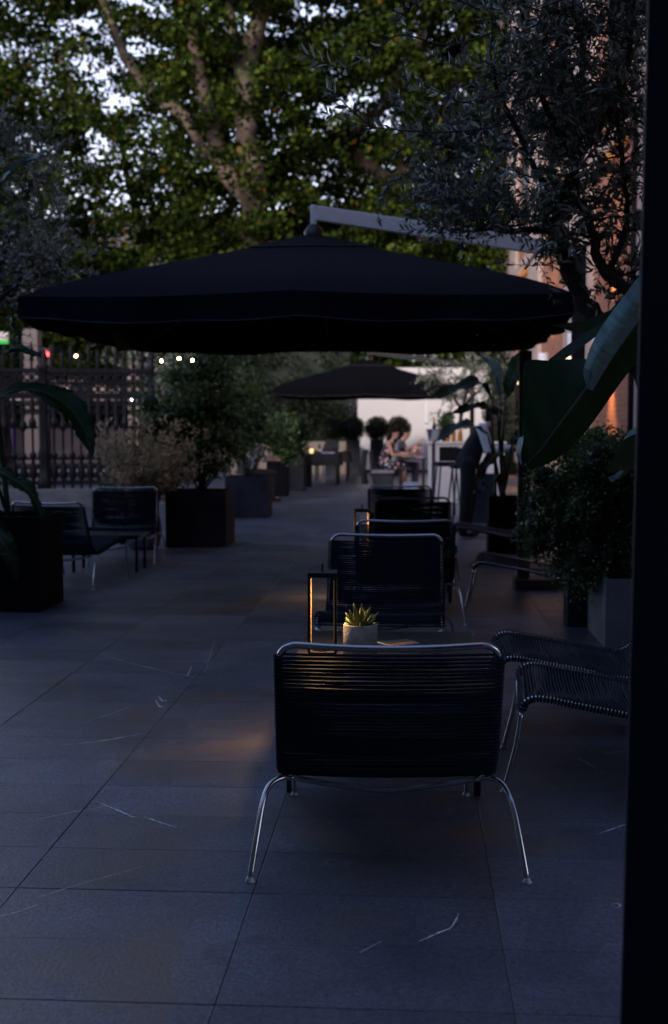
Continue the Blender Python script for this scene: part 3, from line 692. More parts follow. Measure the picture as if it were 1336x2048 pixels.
link(bpy.data.objects.new('dry_leaves', np_mesh('dry_leaves', V, Fc, M['dry'], T)), t)
# low foliage under the dry plant
shrub(-3.35, 14.3, 0, clump_set((0, 0, .62), (.32, .3, .32), 12, .18, 120, 17), .05, .02, M['shrub'], 'low green ground shrub behind the dry blond plant', 5)

# topiary balls
for i, (u, mm, lab, yy) in enumerate([(664, 'hedge', 'box ball on a dark tower planter against the hedge', 34.0), (706, 'hedge', 'box ball on a dark tower planter at the corner of the white wall', 34.0),
                                  (754, 'topi', 'brownish box ball on a tower planter against the white wall, behind the bench diners', 34.3), (797, 'topi', 'olive tinted box ball rising behind the diners heads', 34.6)]):
    p = at_y(u, 900, yy); t = empty('topiary', (p.x, yy, 0), 0, lab, 'topiary', 'box balls on tower planters')
    MB().box((0, 0, .50), (.37, .37, 1.0), bev=.01).build('tower_planter', M['planter'], t)
    foliage('leaf_ball', [((0, 0, 1.30), (.30, .30, .30), 2600)], .045, .028, M[mm], t, shell=.88, up=0, spread=.5)
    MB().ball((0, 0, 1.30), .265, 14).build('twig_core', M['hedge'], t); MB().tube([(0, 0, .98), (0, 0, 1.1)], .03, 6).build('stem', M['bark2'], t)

# ================================================================== BANANA PLANTS
def blade(name, mid, widths, m, parent, side_hint=(0, 0, 1), fold=.25, wav=.02, n=26, tear=0):
    """leaf blade along a midrib; widths at t=0..1 ; returns the object"""
    P = catmull(mid, max(2, n // (len(mid) - 1))); k = len(P); rows = []; uv = []
    sh = Vector(side_hint); lm = MB()
    for i, p in enumerate(P):
        t_ = i / (k - 1); tg = (P[min(i + 1, k - 1)] - P[max(i - 1, 0)]).normalized(); s = tg.cross(sh)
        s = s.normalized() if s.length > 1e-4 else tg.orthogonal().normalized(); nn = s.cross(tg)
        w = np.interp(t_, np.linspace(0, 1, len(widths)), widths); row = []
        for j in range(-6, 7):
            q = j / 6; ww = w * (1 - (tear * random.random() if abs(j) > 4 else 0))
            row.append(p + s * (q * ww) + nn * (abs(q) * ww * fold + wav * math.sin(t_ * 17 + q * 2.3) * abs(q) + .3 * wav * math.sin(t_ * 61) * abs(q)))
            uv.append((t_ * 1.0, q * w, 0))
        rows.append(row)
    lm.grid(rows); me = lm.mesh(name, m)
    a = me.attributes.new('uvw', 'FLOAT_VECTOR', 'POINT'); a.data.foreach_set('vector', np.array(uv, dtype=np.float32).ravel())
    o = link(bpy.data.objects.new(name, me), parent)
    MB().tube(P, [.010 * (1 - .8 * i / (k - 1)) + .001 for i in range(k)], 5).build('midrib', M['stem'], o)
    return o
def banana(x, y, z, label, leaves, tear=0):
    t = empty('banana_plant', (x, y, z), 0, label, 'plant'); o = Vector((x, y, z))
    for st, mid, wd, mm, hint in leaves:
        pts = [Vector(q) - o for q in st]; MB().tube(catmull(pts, 4), [.022 * (1 - .6 * i / (4 * (len(pts) - 1))) for i in range(4 * (len(pts) - 1) + 1)], 6).build('stalk', M['stem'], t)
        blade('leaf', [Vector(q) - o for q in mid], wd, M[mm], t, hint, n=44, tear=tear)
    return t
Wd = [.02, .10, .14, .15, .13, .09, .01]
def px(*a): return [at_y(u, v, y) for u, v, y in a]
g = Vector((-3.09, 9.37, .68))
banana(g.x, g.y, g.z, 'banana plant with arching dark leaves in the black planter by the fence', [
    ([g, g + Vector((-.05, -.03, .5)), at_y(-30, 815, 9.25)], px((-30, 815, 9.25), (20, 785, 9.2), (80, 782, 9.15), (135, 812, 9.1), (168, 858, 9.05), (185, 912, 9.0)), [.02, .07, .11, .14, .13, .09, .01], 'banana', (0, -.5, 1)),
    ([g, g + Vector((-.1, 0, .7)), at_y(-60, 740, 9.3)], px((-60, 740, 9.3), (-10, 712, 9.3), (40, 702, 9.2), (82, 712, 9.1)), [.02, .09, .08, .01], 'banana', (0, -.3, 1)),
    ([g, g + Vector((-.05, -.1, .25)), at_y(-20, 935, 9.0)], px((-20, 935, 9.0), (20, 955, 8.9), (60, 985, 8.85), (88, 1035, 8.8)), [.02, .07, .08, .05, .01], 'banana', (0, -.4, 1)),
    ([g, g + Vector((-.1, -.15, .1)), at_y(-40, 1040, 8.95)], px((-40, 1040, 8.95), (-5, 1072, 8.8), (20, 1110, 8.75), (34, 1165, 8.75)), [.02, .10, .10, .06, .01], 'banana', (0, -.8, .6)),
    ([g, g + Vector((-.15, .1, 1.2)), at_y(-60, 470, 9.4)], px((-60, 470, 9.4), (-15, 390, 9.4), (35, 335, 9.4), (92, 304, 9.4)), [.02, .10, .07, .01], 'banana_skylit', (0, -.2, 1)),
], .30)
g = Vector((1.02, 13.75, .58)); L_ = []
for st, mid, wd, mm in [
    ((985, 880), [(985, 800, 13.7), (960, 765, 13.5), (920, 775, 13.4), (880, 790, 13.3), (850, 797, 13.2)], [.02, .09, .10, .07, .01], 'banana'),
    ((1000, 900), [(1000, 790, 13.7), (985, 740, 13.6), (960, 712, 13.5), (945, 700, 13.4)], [.03, .16, .15, .10, .02], 'banana_skylit'),
    ((990, 930), [(975, 868, 13.6), (940, 850, 13.4), (900, 862, 13.3), (866, 888, 13.2)], [.02, .07, .09, .07, .01], 'banana_skylit'),
    ((1005, 880), [(1010, 800, 13.8), (1025, 760, 13.8), (1040, 720, 13.9), (1055, 690, 13.9)], [.02, .08, .10, .08, .01], 'banana'),
    ((1010, 940), [(1005, 905, 13.6), (985, 915, 13.4), (965, 940, 13.3), (958, 968, 13.2)], [.02, .06, .07, .05, .01], 'banana'),
    ((1000, 900), [(995, 830, 13.6), (970, 815, 13.5), (935, 818, 13.4), (890, 832, 13.3)], [.02, .07, .09, .06, .01], 'banana'),
    ((1015, 950), [(1020, 900, 13.7), (1035, 870, 13.6), (1050, 850, 13.5)], [.02, .08, .08, .01], 'banana'),
    ((1000, 950), [(985, 965, 13.5), (965, 975, 13.4), (945, 990, 13.3)], [.02, .05, .05, .01], 'banana')]:
    m0 = at_y(st[0], st[1], 13.72)
    L_.append(([g + Vector((random.gauss(0, .04), random.gauss(0, .04), 0)), m0, at_y(*mid[0])], px(*mid), wd, mm, (0, -.55, 1)))
banana(g.x, g.y, g.z, 'banana clump with paddle leaves rising from the black tall planter', L_)

# the big near leaf on the right, its plant stands behind the dark pillar
g = Vector((1.62, 5.05, 0))
bp_ = empty('banana_plant', g, 0, 'big banana plant with one huge dark drooping leaf and curled edge coloured sky-lit blue', 'plant')
def patch(name, rails, m, parent, g_, nu=22, nv=8, amp=0.0, freq=3.0):
    """loft through rails (lists of world points)"""
    C = [catmull(r_, 8) for r_ in rails]
    def samp(c, t_):
        f_ = t_ * (len(c) - 1); i = min(int(f_), len(c) - 2); return c[i].lerp(c[i + 1], f_ - i)
    rows = []; uv = []
    for i in range(nu + 1):
        t_ = i / nu; across = catmull([samp(c, t_) for c in C], max(2, nv // max(1, len(C) - 1))); row = []
        for j, p in enumerate(across):
            s = j / (len(across) - 1)
            row.append(p - g_ + Vector((0, -1, 0)) * (amp * math.sin(t_ * freq * 6.283 + s * 3) * s)); uv.append((t_, s * .3, 0))
        rows.append(row)
    b = MB().grid(rows); me = b.mesh(name, m)
    a = me.attributes.new('uvw', 'FLOAT_VECTOR', 'POINT'); a.data.foreach_set('vector', np.array(uv, dtype=np.float32).ravel())
    return link(bpy.data.objects.new(name, me), parent)
rib = px((1345, 520, 5.0), (1275, 640, 4.95), (1205, 735, 4.9), (1130, 835, 4.86), (1085, 895, 4.84), (1052, 930, 4.82))
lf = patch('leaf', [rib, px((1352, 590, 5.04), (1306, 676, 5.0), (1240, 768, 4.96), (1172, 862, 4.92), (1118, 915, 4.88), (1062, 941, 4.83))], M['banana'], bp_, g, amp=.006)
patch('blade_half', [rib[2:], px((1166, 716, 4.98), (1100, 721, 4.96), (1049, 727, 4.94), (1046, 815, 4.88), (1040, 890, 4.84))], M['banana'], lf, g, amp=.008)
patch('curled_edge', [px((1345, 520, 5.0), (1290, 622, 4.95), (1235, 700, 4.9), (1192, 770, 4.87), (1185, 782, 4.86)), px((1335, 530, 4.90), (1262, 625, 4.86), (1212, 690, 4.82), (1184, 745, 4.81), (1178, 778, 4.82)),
                      px((1318, 500, 4.92), (1240, 602, 4.90), (1192, 672, 4.87), (1168, 735, 4.85), (1172, 775, 4.85))], M['banana_skylit'], lf, g, nv=10, amp=.006, freq=4)
patch('curled_tip', [px((1048, 868, 4.86), (1036, 880, 4.84), (1032, 905, 4.82), (1042, 930, 4.81)), px((1047, 870, 4.82), (1046, 885, 4.80), (1042, 905, 4.79), (1044, 928, 4.80))], M['banana_skylit'], lf, g)
MB().tube([p - g for p in catmull(rib, 6)], [.012 - .0095 * i / 30 for i in range(31)], 6).build('midrib', M['stem'], lf)
MB().tube(catmull([Vector((0, 0, .42)), Vector((-.05, 0, 1.2)), Vector((-.22, -.03, 1.85)), rib[0] - g], 5), [.03 - .018 * i / 15 for i in range(16)], 8).build('stalk', M['stem'], bp_)
r2 = px((1330, 862, 4.7), (1285, 872, 4.68), (1258, 905, 4.66), (1232, 950, 4.64))
l2 = patch('leaf', [px((1335, 848, 4.72), (1268, 858, 4.66), (1232, 905, 4.63), (1213, 945, 4.62)), r2, px((1340, 900, 4.72), (1300, 912, 4.70), (1272, 930, 4.68), (1236, 962, 4.64))], M['banana'], bp_, g)
patch('curled_edge', [px((1330, 850, 4.71), (1266, 858, 4.64), (1246, 880, 4.63)), px((1330, 862, 4.66), (1278, 866, 4.62), (1250, 878, 4.62))], M['banana_skylit'], l2, g)
patch('curled_tip', [px((1248, 942, 4.62), (1236, 956, 4.61), (1224, 964, 4.61)), px((1240, 940, 4.61), (1228, 950, 4.60), (1216, 955, 4.60))], M['banana_skylit'], l2, g)
MB().tube(catmull([Vector((0, 0, .42)), Vector((-.02, -.1, .9)), r2[0] - g], 5), [.02 - .01 * i / 10 for i in range(11)], 6).build('stalk', M['stem'], bp_)
# hanging strip leaves near the pillar top of the black umbrella corner
r3 = px((1330, 640, 5.4), (1240, 646, 5.4), (1170, 655, 5.35), (1105, 650, 5.3))
l3 = patch('leaf', [px((1330, 610, 5.45), (1240, 615, 5.45), (1170, 640, 5.4), (1105, 650, 5.3)), px((1330, 668, 5.4), (1240, 670, 5.4), (1170, 668, 5.35), (1105, 652, 5.3))], M['banana'], bp_, g)
r4 = px((1330, 620, 5.3), (1225, 640, 5.3), (1150, 690, 5.25), (1095, 735, 5.2))
l4 = patch('leaf', [px((1330, 600, 5.3), (1215, 640, 5.3), (1135, 690, 5.25), (1085, 730, 5.2)), px((1330, 640, 5.25), (1226, 655, 5.25), (1148, 706, 5.2), (1096, 742, 5.18))], M['banana'], bp_, g)
for rr_ in (r3, r4):
    MB().tube(catmull([Vector((0, 0, .42)), Vector((-.02, .1, 1.1)), rr_[0] - g], 5), [.018 - .008 * i / 10 for i in range(11)], 6).build('stalk', M['stem'], bp_)
planter(1.62, 5.05, .5, .5, .46, M['planter_dark'], 'dark planter standing behind the pillar under the huge leaf')

# ================================================================== OLIVE TREES
def grow(o, paths, nb, nt, nl, blen, tlen, leafL, leafW, parent, seed, keep=None, droop=.1, extra=None):
    """paths: list of (points, r0, r1). Adds trunk limbs, branches, twigs and leaves"""
    rs = random.Random(seed); twig = MB(); LP, LD = [], []
    for i, (pts, r0, r1) in enumerate(paths):
        c = catmull([Vector(p) - o for p in pts], 7); n = len(c)
        c = [p + Vector((rs.gauss(0, r0 * .12), rs.gauss(0, r0 * .12), 0)) for p in c]
        MB().tube(c, [r0 + (r1 - r0) * k / (n - 1) for k in range(n)], 9).build('trunk' if i == 0 else 'limb', M['bark2'], parent)
        if i == 0 and nb.get(0, 0) == 0: continue
        for b in range(nb.get(i, nb['*'])):
            k = rs.randint(n // 3, n - 1); p0 = c[k]; d = Vector((rs.gauss(0, 1), rs.gauss(0, 1), rs.gauss(.35, .8))).normalized()
            bl = blen * rs.uniform(.5, 1.15); bp = [p0]
            for q in range(6):
                d = (d + Vector((rs.gauss(0, .22), rs.gauss(0, .22), rs.gauss(.02, .2)))).normalized(); bp.append(bp[-1] + d * bl / 6)
            rb = max(.006, r1 * .45); twig.tube(bp, [rb * (1 - .7 * q / 6) for q in range(7)], 4)
            for t_ in range(nt):
                q = rs.randint(1, 6); tp0 = bp[q]; dd = (d * .7 + Vector((rs.gauss(0, .8), rs.gauss(0, .8), rs.gauss(.1, .7)))).normalized()
                tl = tlen * rs.uniform(.5, 1.2); tp = [tp0]
                for e in range(5):
                    dd = (dd + Vector((rs.gauss(0, .12), rs.gauss(0, .12), rs.gauss(-droop * .3, .12)))).normalized(); tp.append(tp[-1] + dd * tl / 5)
                if keep and not keep(tp[-1] + o): continue
                twig.tube(tp, [.0030 * (1 - .6 * e / 5) for e in range(6)], 3, cap=False)
                for e in range(nl):
                    f_ = rs.uniform(.12, 1) * 5; ii = min(int(f_), 4); lp = tp[ii].lerp(tp[ii + 1], f_ - ii)
                    s = Vector((rs.gauss(0, 1), rs.gauss(0, 1), rs.gauss(0, 1))); s = (s - dd * s.dot(dd)).normalized()
                    LP.append(lp); LD.append(dd * .75 + s * .8 + Vector((0, 0, .15)))
    for pts in (extra or []):
        c = catmull([Vector(p) - o for p in pts], 6); n = len(c); twig.tube(c, [.0042 * (1 - .65 * q / (n - 1)) for q in range(n)], 4)
        for e in range(int(26 * len(pts) / 4)):
            f_ = rs.uniform(.1, 1) * (n - 1); ii = min(int(f_), n - 2); lp = c[ii].lerp(c[ii + 1], f_ - ii); dd = (c[ii + 1] - c[ii]).normalized()
            s = Vector((rs.gauss(0, 1), rs.gauss(0, 1), rs.gauss(.3, 1))); s = (s - dd * s.dot(dd)).normalized(); LP.append(lp); LD.append(dd * .7 + s * .9)
    tag(twig.build('twigs', M['bark2'], parent), kind='stuff')
    P = np.array([tuple(p) for p in LP]); D = np.array([tuple(p) for p in LD]); n = len(P); r_ = np.random.default_rng(seed)
    V, Fc, T = leaf_arrays(P, D, leafL * (.6 + .6 * r_.random(n)), leafW * (.75 + .5 * r_.random(n)), r_, four=False, fold=.18)
    link(bpy.data.objects.new('crown', np_mesh('crown', V, Fc, M['olive'], T)), parent); return n
# right hand tree, rooted in the zinc planter row
o = Vector((1.62, 7.15, 0)); t = empty('olive_tree', o, 0, 'olive tree with dark twisted trunk leaning over the terrace from the right', 'tree')
def P7(u, v, y=7.1): return at_y(u, v, y)
paths = [
    ([o + Vector((0, 0, .4)), o + Vector((-.10, 0, 1.0)), P7(1290, 760), P7(1215, 668), P7(1165, 600), P7(1130, 515)], .075, .045),
    ([P7(1130, 515), P7(1112, 455), P7(1125, 400), P7(1150, 320), P7(1160, 200), P7(1170, 40)], .045, .018),
    ([P7(1130, 515), P7(1095, 462), P7(1010, 462), P7(950, 440, 7.3), P7(905, 400, 7.5)], .024, .010),
    ([P7(1125, 410), P7(1075, 350), P7(1040, 270, 6.8), P7(1000, 200, 6.5), P7(985, 120, 6.3)], .022, .009),
    ([P7(1150, 320), P7(1095, 220, 6.7), P7(1060, 120, 6.4), P7(1040, 10, 6.2)], .022, .009),
    ([P7(1290, 760), P7(1300, 640, 7.0), P7(1262, 585, 7.0), P7(1205, 540, 7.0), P7(1180, 450, 7.0), P7(1165, 400)], .05, .018),
    ([P7(1215, 545, 7.0), P7(1240, 490, 7.0), P7(1255, 430, 7.0), P7(1245, 330, 6.9), P7(1230, 200, 6.6)], .022, .010),
    ([P7(1150, 320), P7(1215, 230, 6.8), P7(1255, 120, 6.5), P7(1270, -40, 6.3)], .024, .010),
    ([P7(1160, 200), P7(1120, 90, 6.7), P7(1090, -30, 6.5), P7(1060, -150, 6.4)], .022, .010),
    ([P7(905, 400, 7.5), P7(890, 330, 7.7), P7(930, 290, 7.8), P7(960, 250, 7.8)], .012, .007),
]
ext = [px((1000, 60, 5.6), (900, 90, 5.3), (800, 70, 5.05), (740, 112, 4.95), (690, 136, 4.9), (640, 122, 4.85), (598, 100, 4.8)),
       px((1010, 250, 5.6), (930, 262, 5.3), (850, 264, 5.1), (780, 258, 5.0), (720, 250, 4.95), (655, 228, 4.9)),
       px((740, 252, 4.98), (705, 222, 4.95), (672, 190, 4.9), (655, 178, 4.9)),
       px((1000, 190, 5.6), (930, 205, 5.4), (870, 180, 5.2), (838, 165, 5.1)), px((1080, 360, 5.6), (1050, 350, 5.4), (1020, 340, 5.3), (1005, 345, 5.2)),
       px((960, 20, 5.6), (880, -10, 5.3), (820, 15, 5.1), (790, 50, 5.0)), px((1180, 330, 5.6), (1130, 350, 5.4), (1085, 372, 5.3), (1060, 366, 5.2))]
nl1 = grow(o, paths, {0: 0, '*': 17, 3: 12, 4: 13}, 9, 16, .42, .26, .058, .015, t, 21, extra=ext, keep=lambda p: p.z > 2.05)
# left hand tree behind the banana planter
o = Vector((-3.95, 10.6, 0)); t = empty('olive_tree', o, 0, 'silvery olive tree beside the iron fence on the left', 'tree')
planter(-3.95, 10.6, .55, .55, .5, M['planter_dark'], 'dark planter at the foot of the silvery olive tree')
def PL(u, v, y=10.6): return at_y(u, v, y)
paths = [([o + Vector((0, 0, .42)), o + Vector((.05, 0, 1.3)), PL(-40, 640), PL(0, 520)], .06, .035), ([PL(0, 520), PL(30, 440), PL(60, 380), PL(70, 320)], .03, .010),
         ([PL(-40, 640), PL(20, 580), PL(70, 520), PL(110, 490)], .025, .010), ([PL(0, 520), PL(-30, 420), PL(-20, 320), PL(10, 240)], .03, .010), ([PL(20, 580), PL(60, 560, 10.3), PL(100, 545, 10.2), PL(130, 540, 10.1)], .014, .008),
         ([PL(0, 520), PL(-80, 450), PL(-130, 380), PL(-160, 300)], .03, .01)]
grow(o, paths, {0: 0, '*': 15}, 8, 15, .5, .30, .062, .016, t, 22)
# olive shrub beyond the umbrella, right of the path
o = Vector((1.0, 24.5, 0)); t = empty('olive_tree', o, 0, 'small olive tree on a stem between the two umbrellas', 'tree')
planter(1.0, 24.5, .5, .5, .5, M['planter'], 'grey planter of the small olive tree between the umbrellas')
paths = [([o + Vector((0, 0, .4)), o + Vector((-.04, 0, 1.3)), o + Vector((0, 0, 1.75))], .05, .035)] + [([o + Vector((0, 0, 1.7)), o + Vector((.35 * math.cos(a), .35 * math.sin(a), 2.1)), o + Vector((.75 * math.cos(a), .75 * math.sin(a), 2.45))], .03, .012) for a in (0, 1.3, 2.6, 3.6, 5.0)]
grow(o, paths, {0: 0, '*': 9}, 5, 12, .55, .35, .075, .02, t, 23)
o = Vector((-4.7, 24.0, 0)); t = empty('olive_tree', o, 0, 'grey leaved olive tree behind the planter shrubs on the left', 'tree')
paths = [([o + Vector((0, 0, 0)), o + Vector((-.04, 0, 1.3)), o + Vector((0, 0, 1.75))], .05, .035)] + [([o + Vector((0, 0, 1.7)), o + Vector((.4 * math.cos(a), .4 * math.sin(a), 2.2)), o + Vector((.95 * math.cos(a), .95 * math.sin(a), 2.6))], .03, .012) for a in (0, 1.3, 2.6, 3.6, 5.0)]
grow(o, paths, {0: 0, '*': 9}, 5, 12, .6, .35, .08, .022, t, 24)

# ================================================================== PLANE TREES
def limb(P, r0, r1, parent, o, name='limb'):
    c = catmull([Vector(p) - o for p in P], 7); n = len(c)
    c = [p + Vector((random.gauss(0, r0 * .08), random.gauss(0, r0 * .08), 0)) for p in c]
    MB().tube(c, [(r0 + (r1 - r0) * (k / (n - 1)) ** .8) * (1 + random.gauss(0, .04)) for k in range(n)], 12).build(name, M['bark'], parent)
def plane_tree(o, label, limbs, clumps, L=.185):
    t = empty('plane_tree', o, 0, label, 'tree')
    for i, (P, r0, r1) in enumerate(limbs): limb(P, r0, r1, t, o, 'trunk' if i == 0 else 'limb')
    cl = [((c[0] - o.x, c[1] - o.y, c[2] - o.z), r, n) for c, r, n in clumps]
    if cl: foliage('crown', cl, L, L * .95, M['plane'], t, shell=.0, up=-.1, spread=1.6, fold=.12)
    return t
Y1 = 41.5; YT = 47.0
o1 = at_z(512, 933, -.05); o1.y = Y1; o1.x = at_y(512, 933, Y1).x; o2 = Vector((2.2, YT + 1, -.05)); o3 = Vector((-15.5, 46.0, -.05)); o4 = Vector((-9.5, 53.0, -.05))
lim1 = [(px((512, 945, Y1), (508, 700, Y1), (515, 520, Y1), (520, 420, Y1)), .72, .52),
        (px((520, 420, Y1), (498, 300, Y1), (490, 200, Y1), (505, 80, Y1 - .4), (550, -60, Y1 - .8)), .42, .28),
        (px((520, 420, Y1), (450, 340, Y1), (415, 210, Y1 + .3), (390, 90, Y1 + .4), (385, -60, Y1 + .4)), .32, .22),
        (px((450, 340, Y1 + .2), (410, 300, Y1 + .4), (370, 235, Y1 + .6), (305, 185, Y1 + .8), (250, 110, Y1 + .8), (190, -40, Y1 + .8)), .22, .15),
        (px((492, 200, Y1), (470, 100, Y1), (455, -40, Y1)), .18, .12)]
lim2 = [([o2, o2 + Vector((-.2, 0, 2.6)), at_y(870, 520, YT), at_y(800, 380, YT)], .6, .42),
        (px((800, 380, YT), (830, 250, YT), (815, 150, YT), (865, 40, YT), (905, -60, YT)), .36, .24),
        (px((800, 380, YT), (700, 290, YT), (760, 215, YT - .4), (845, 70, YT - .6), (880, -60, YT - .8)), .30, .20), (px((840, 300, YT), (900, 200, YT), (930, 80, YT), (920, -50, YT)), .22, .15)]
lim3 = [([o3, o3 + Vector((0, 0, 4)), o3 + Vector((.3, 0, 7))], .5, .35), ([o3 + Vector((.3, 0, 7)), o3 + Vector((2, 0, 10)), o3 + Vector((3, 0, 14))], .25, .12), ([o3 + Vector((.3, 0, 6)), o3 + Vector((-2, 0, 9)), o3 + Vector((-3, 0, 13))], .25, .12)]
lim4 = [([o4, o4 + Vector((0, 0, 5)), o4 + Vector((.3, 0, 9))], .5, .35), ([o4 + Vector((.3, 0, 8)), o4 + Vector((2, 0, 11)), o4 + Vector((3, 0, 15))], .25, .12), ([o4 + Vector((.3, 0, 7)), o4 + Vector((-2, 0, 10)), o4 + Vector((-3, 0, 14))], .25, .12)]
# the crowns: clumps sampled through the volume, thinner where the crowns part and the sky comes through
gaps = [(110, 110, 95, .95), (185, 130, 85, .9), (150, 60, 60, .7), (215, 195, 75, .97), (235, 245, 70, .95), (300, 255, 60, .75), (345, 285, 60, .85), (270, 330, 70, .75), (285, 375, 60, .7), (320, 150, 60, .6),
        (30, 60, 70, .8), (270, 20, 70, .8), (200, 345, 50, .7), (150, 340, 50, .65), (25, 130, 40, .6), (430, 50, 40, .5), (390, 160, 45, .5)]
def proj(p):
    d = Vector(p) - Vector((0, 0, CAMH)); w = d.dot(FV); return CX + d.dot(RV) / w * F_PX, CY - d.dot(UV) / w * F_PX
rc = random.Random(5); C1, C2, C3, C4 = [], [], [], []
n_try = 0
while len(C1) + len(C2) + len(C3) + len(C4) < 3500 and n_try < 80000:
    n_try += 1
    x, y, z = rc.uniform(-21, 12), rc.uniform(38.2, 54), rc.uniform(3.2, 24)
    u, v = proj((x, y, z))
    if u < -260 or u > 1250 or v < -330: continue
    gk = max([k for gu, gv, gr, k in gaps if math.hypot(u - gu, v - gv) < gr] or [0])
    if rc.random() < gk * .34: continue
    if u < 330 and v < 400 and rc.random() < .15: continue
    if 340 < u < 640 and 40 < v < 480 and y < Y1 and rc.random() < .30: continue
    if 640 < u < 940 and 20 < v < 420 and y < YT - .5 and rc.random() < .45: continue
    s = rc.uniform(.38, .95); c = ((x, y, z), (s * 1.25, s * 1.25, s * .55), int(150 * s / .8 * (1 - .42 * gk)))
    best = min(((Vector((x, y)) - Vector((q.x, q.y))).length, i) for i, q in enumerate((o1, o2, o3, o4)))[1]
    (C1, C2, C3, C4)[best].append(c)
plane_tree(o1, 'large plane tree with pale forked limbs behind the near umbrella', lim1, C1)
plane_tree(o2, 'plane tree with slanting pale limbs behind the white wall', lim2, C2)
plane_tree(o3, 'plane tree beyond the iron fence over the street', lim3, C3)
plane_tree(o4, 'plane tree far back between the street and the hedge', lim4, C4)

# hedge and low walls at the end of the terrace
hd = empty('hedge', (-4.4, 36.6, 0), 0, 'tall dark evergreen hedge beside the white wall', 'hedge')
cl = []
for i in range(90): cl.append(((random.uniform(-2.6, 2.7), random.uniform(-.35, .45), random.uniform(.8, 3.9)), (.42, .36, .42), 150))
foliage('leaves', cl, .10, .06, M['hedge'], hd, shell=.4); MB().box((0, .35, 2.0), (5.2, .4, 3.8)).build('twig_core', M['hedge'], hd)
hd2 = empty('hedge', (2.62, 35.4, 0), 0, 'dark evergreen hedge between the white wall and the brick building', 'hedge')
foliage('leaves', [((random.uniform(-.35, .35), random.uniform(-.3, .3), random.uniform(.4, 3.2)), (.34, .32, .36), 150) for _ in range(34)], .10, .06, M['hedge'], hd2, shell=.4); MB().box((0, 0, 1.55), (.6, .5, 3.1)).build('twig_core', M['hedge'], hd2)
lw = MB().box((-3.4, 35.75, .45), (3.6, .18, .95), bev=.01).build('low_wall', M['beige']); tag(lw, 'low beige panel wall behind the tower planters', 'wall')
ww = empty('white_wall', (.73, 36.2, 0), 0, 'plain white panelled screen wall closing the terrace', 'wall')
for i, (xa, xb) in enumerate([(-2.28, -.30), (-.292, 1.0), (1.008, 1.55)]): MB().box(((xa + xb) / 2, 0, 1.58), (xb - xa, .12, 2.95), bev=.004).build('panel', M['white'], ww)
MB().box((-.37, .01, .06), (3.8, .10, .08)).build('skirting', M['black'], ww)

# ================================================================== BRICK BUILDING (right)
XB = 3.05
bb = empty('brick_building', (XB, 27, 0), 0, 'tall terracotta brick building with pale stone piers along the terrace', 'building')
def bbx(name, y0, y1, z0, z1, m, proud, par=bb):
    return MB().box((proud * -.5 + .25, (y0 + y1) / 2 - 27, (z0 + z1) / 2), (.5 + proud, y1 - y0, z1 - z0), bev=0).build(name, m, par)
bbx('wall', 4.0, 48, 0, 17, M['brick'], 0.0)
for (a, b) in [(14.4, 16.75), (21.2, 24.6), (29.6, 32.2), (36.2, 39.5), (43, 46.5), (8.2, 10.4)]: bbx('stone_pier', a, b, 0.0, 17.02, M['stone'], .10)
for z in (.5, 5.6, 10.6): bbx('string_course', 4.0, 48, z - .14, z + .14, M['stone'], .16)
for (a, b) in [(17.5, 20.4), (25.2, 29.0), (32.9, 35.6), (40, 42.4)]:
    for z in (6.6, 11.6):
        w = bbx('window', a + .5, b - .5, z, z + 2.6, M['winglass'], .03); bbx('sill', a + .4, b - .4, z - .16, z, M['stone'], .14, bb)
for y in (16.95,): MB().tube([(-.09, y - 27, 0), (-.09, y - 27, 16)], .055, 8).build('drainpipe', M['iron'], bb)
def wall_lamp(y, z, label, up=9, dn=9):
    t = empty('wall_lamp', (XB - .20, y, z), 0, label, 'lamp', 'up and down wall lamps')
    MB().box((.08, 0, 0), (.14, .05, .06)).build('bracket', M['iron'], t)
    MB().lathe([(.10, -.20), (.115, -.19), (.115, .22), (.10, .23)], 20, cap=False).build('shade', M['lampwhite'], t)
    MB().lathe([(.117, -.215), (.117, -.19), (.10, -.19), (.10, -.215)], 20, cap=False).build('lit_rim', M['lampglow'], t)
    for s, e in ((1, up), (-1, dn)):
        d = bpy.data.lights.new('lamp_light', 'SPOT'); d.energy = e; d.color = (1, .50, .15); d.spot_size = R(75); d.spot_blend = .8; d.shadow_soft_size = .05
        l = bpy.data.objects.new('lamp_light', d); link(l, t); l.location = (.02, 0, .25 * s); l.rotation_euler = (R(180) if s > 0 else 0, R(-8) * s, 0)
wall_lamp(19.2, 2.72, 'cylinder wall lamp washing the nearest brick bay orange', 110, 110)
wall_lamp(22.2, 2.78, 'white cylinder wall lamp on the stone pier beside the nearest brick bay', 3, 3)
wall_lamp(27.2, 2.72, 'cylinder wall lamp washing the second brick bay orange', 110, 110)
wall_lamp(33.8, 2.72, 'cylinder wall lamp washing the farthest brick bay orange', 110, 110)
# the hotel facade behind the viewer (unseen, put in and widened to block light)
hb = empty('hotel_facade', (0, -1.6, 0), 0, 'unseen grey hotel front behind the viewer, widened to shade the terrace', 'building')
hm = mat('grey_render', (.12, .115, .12), .9, 0, .1, 2)
MB().box((-13.4, -.4, 6), (24, .6, 12)).build('wall', hm, hb); MB().box((7.4, -.4, 6), (12, .6, 12)).build('wall', hm, hb); MB().box((0, -.4, 7.5), (2.79, .6, 9)).build('wall', hm, hb)
MB().box((0, -.55, 1.5), (2.79, .1, 3.0)).build('door', M['winglass'], hb)
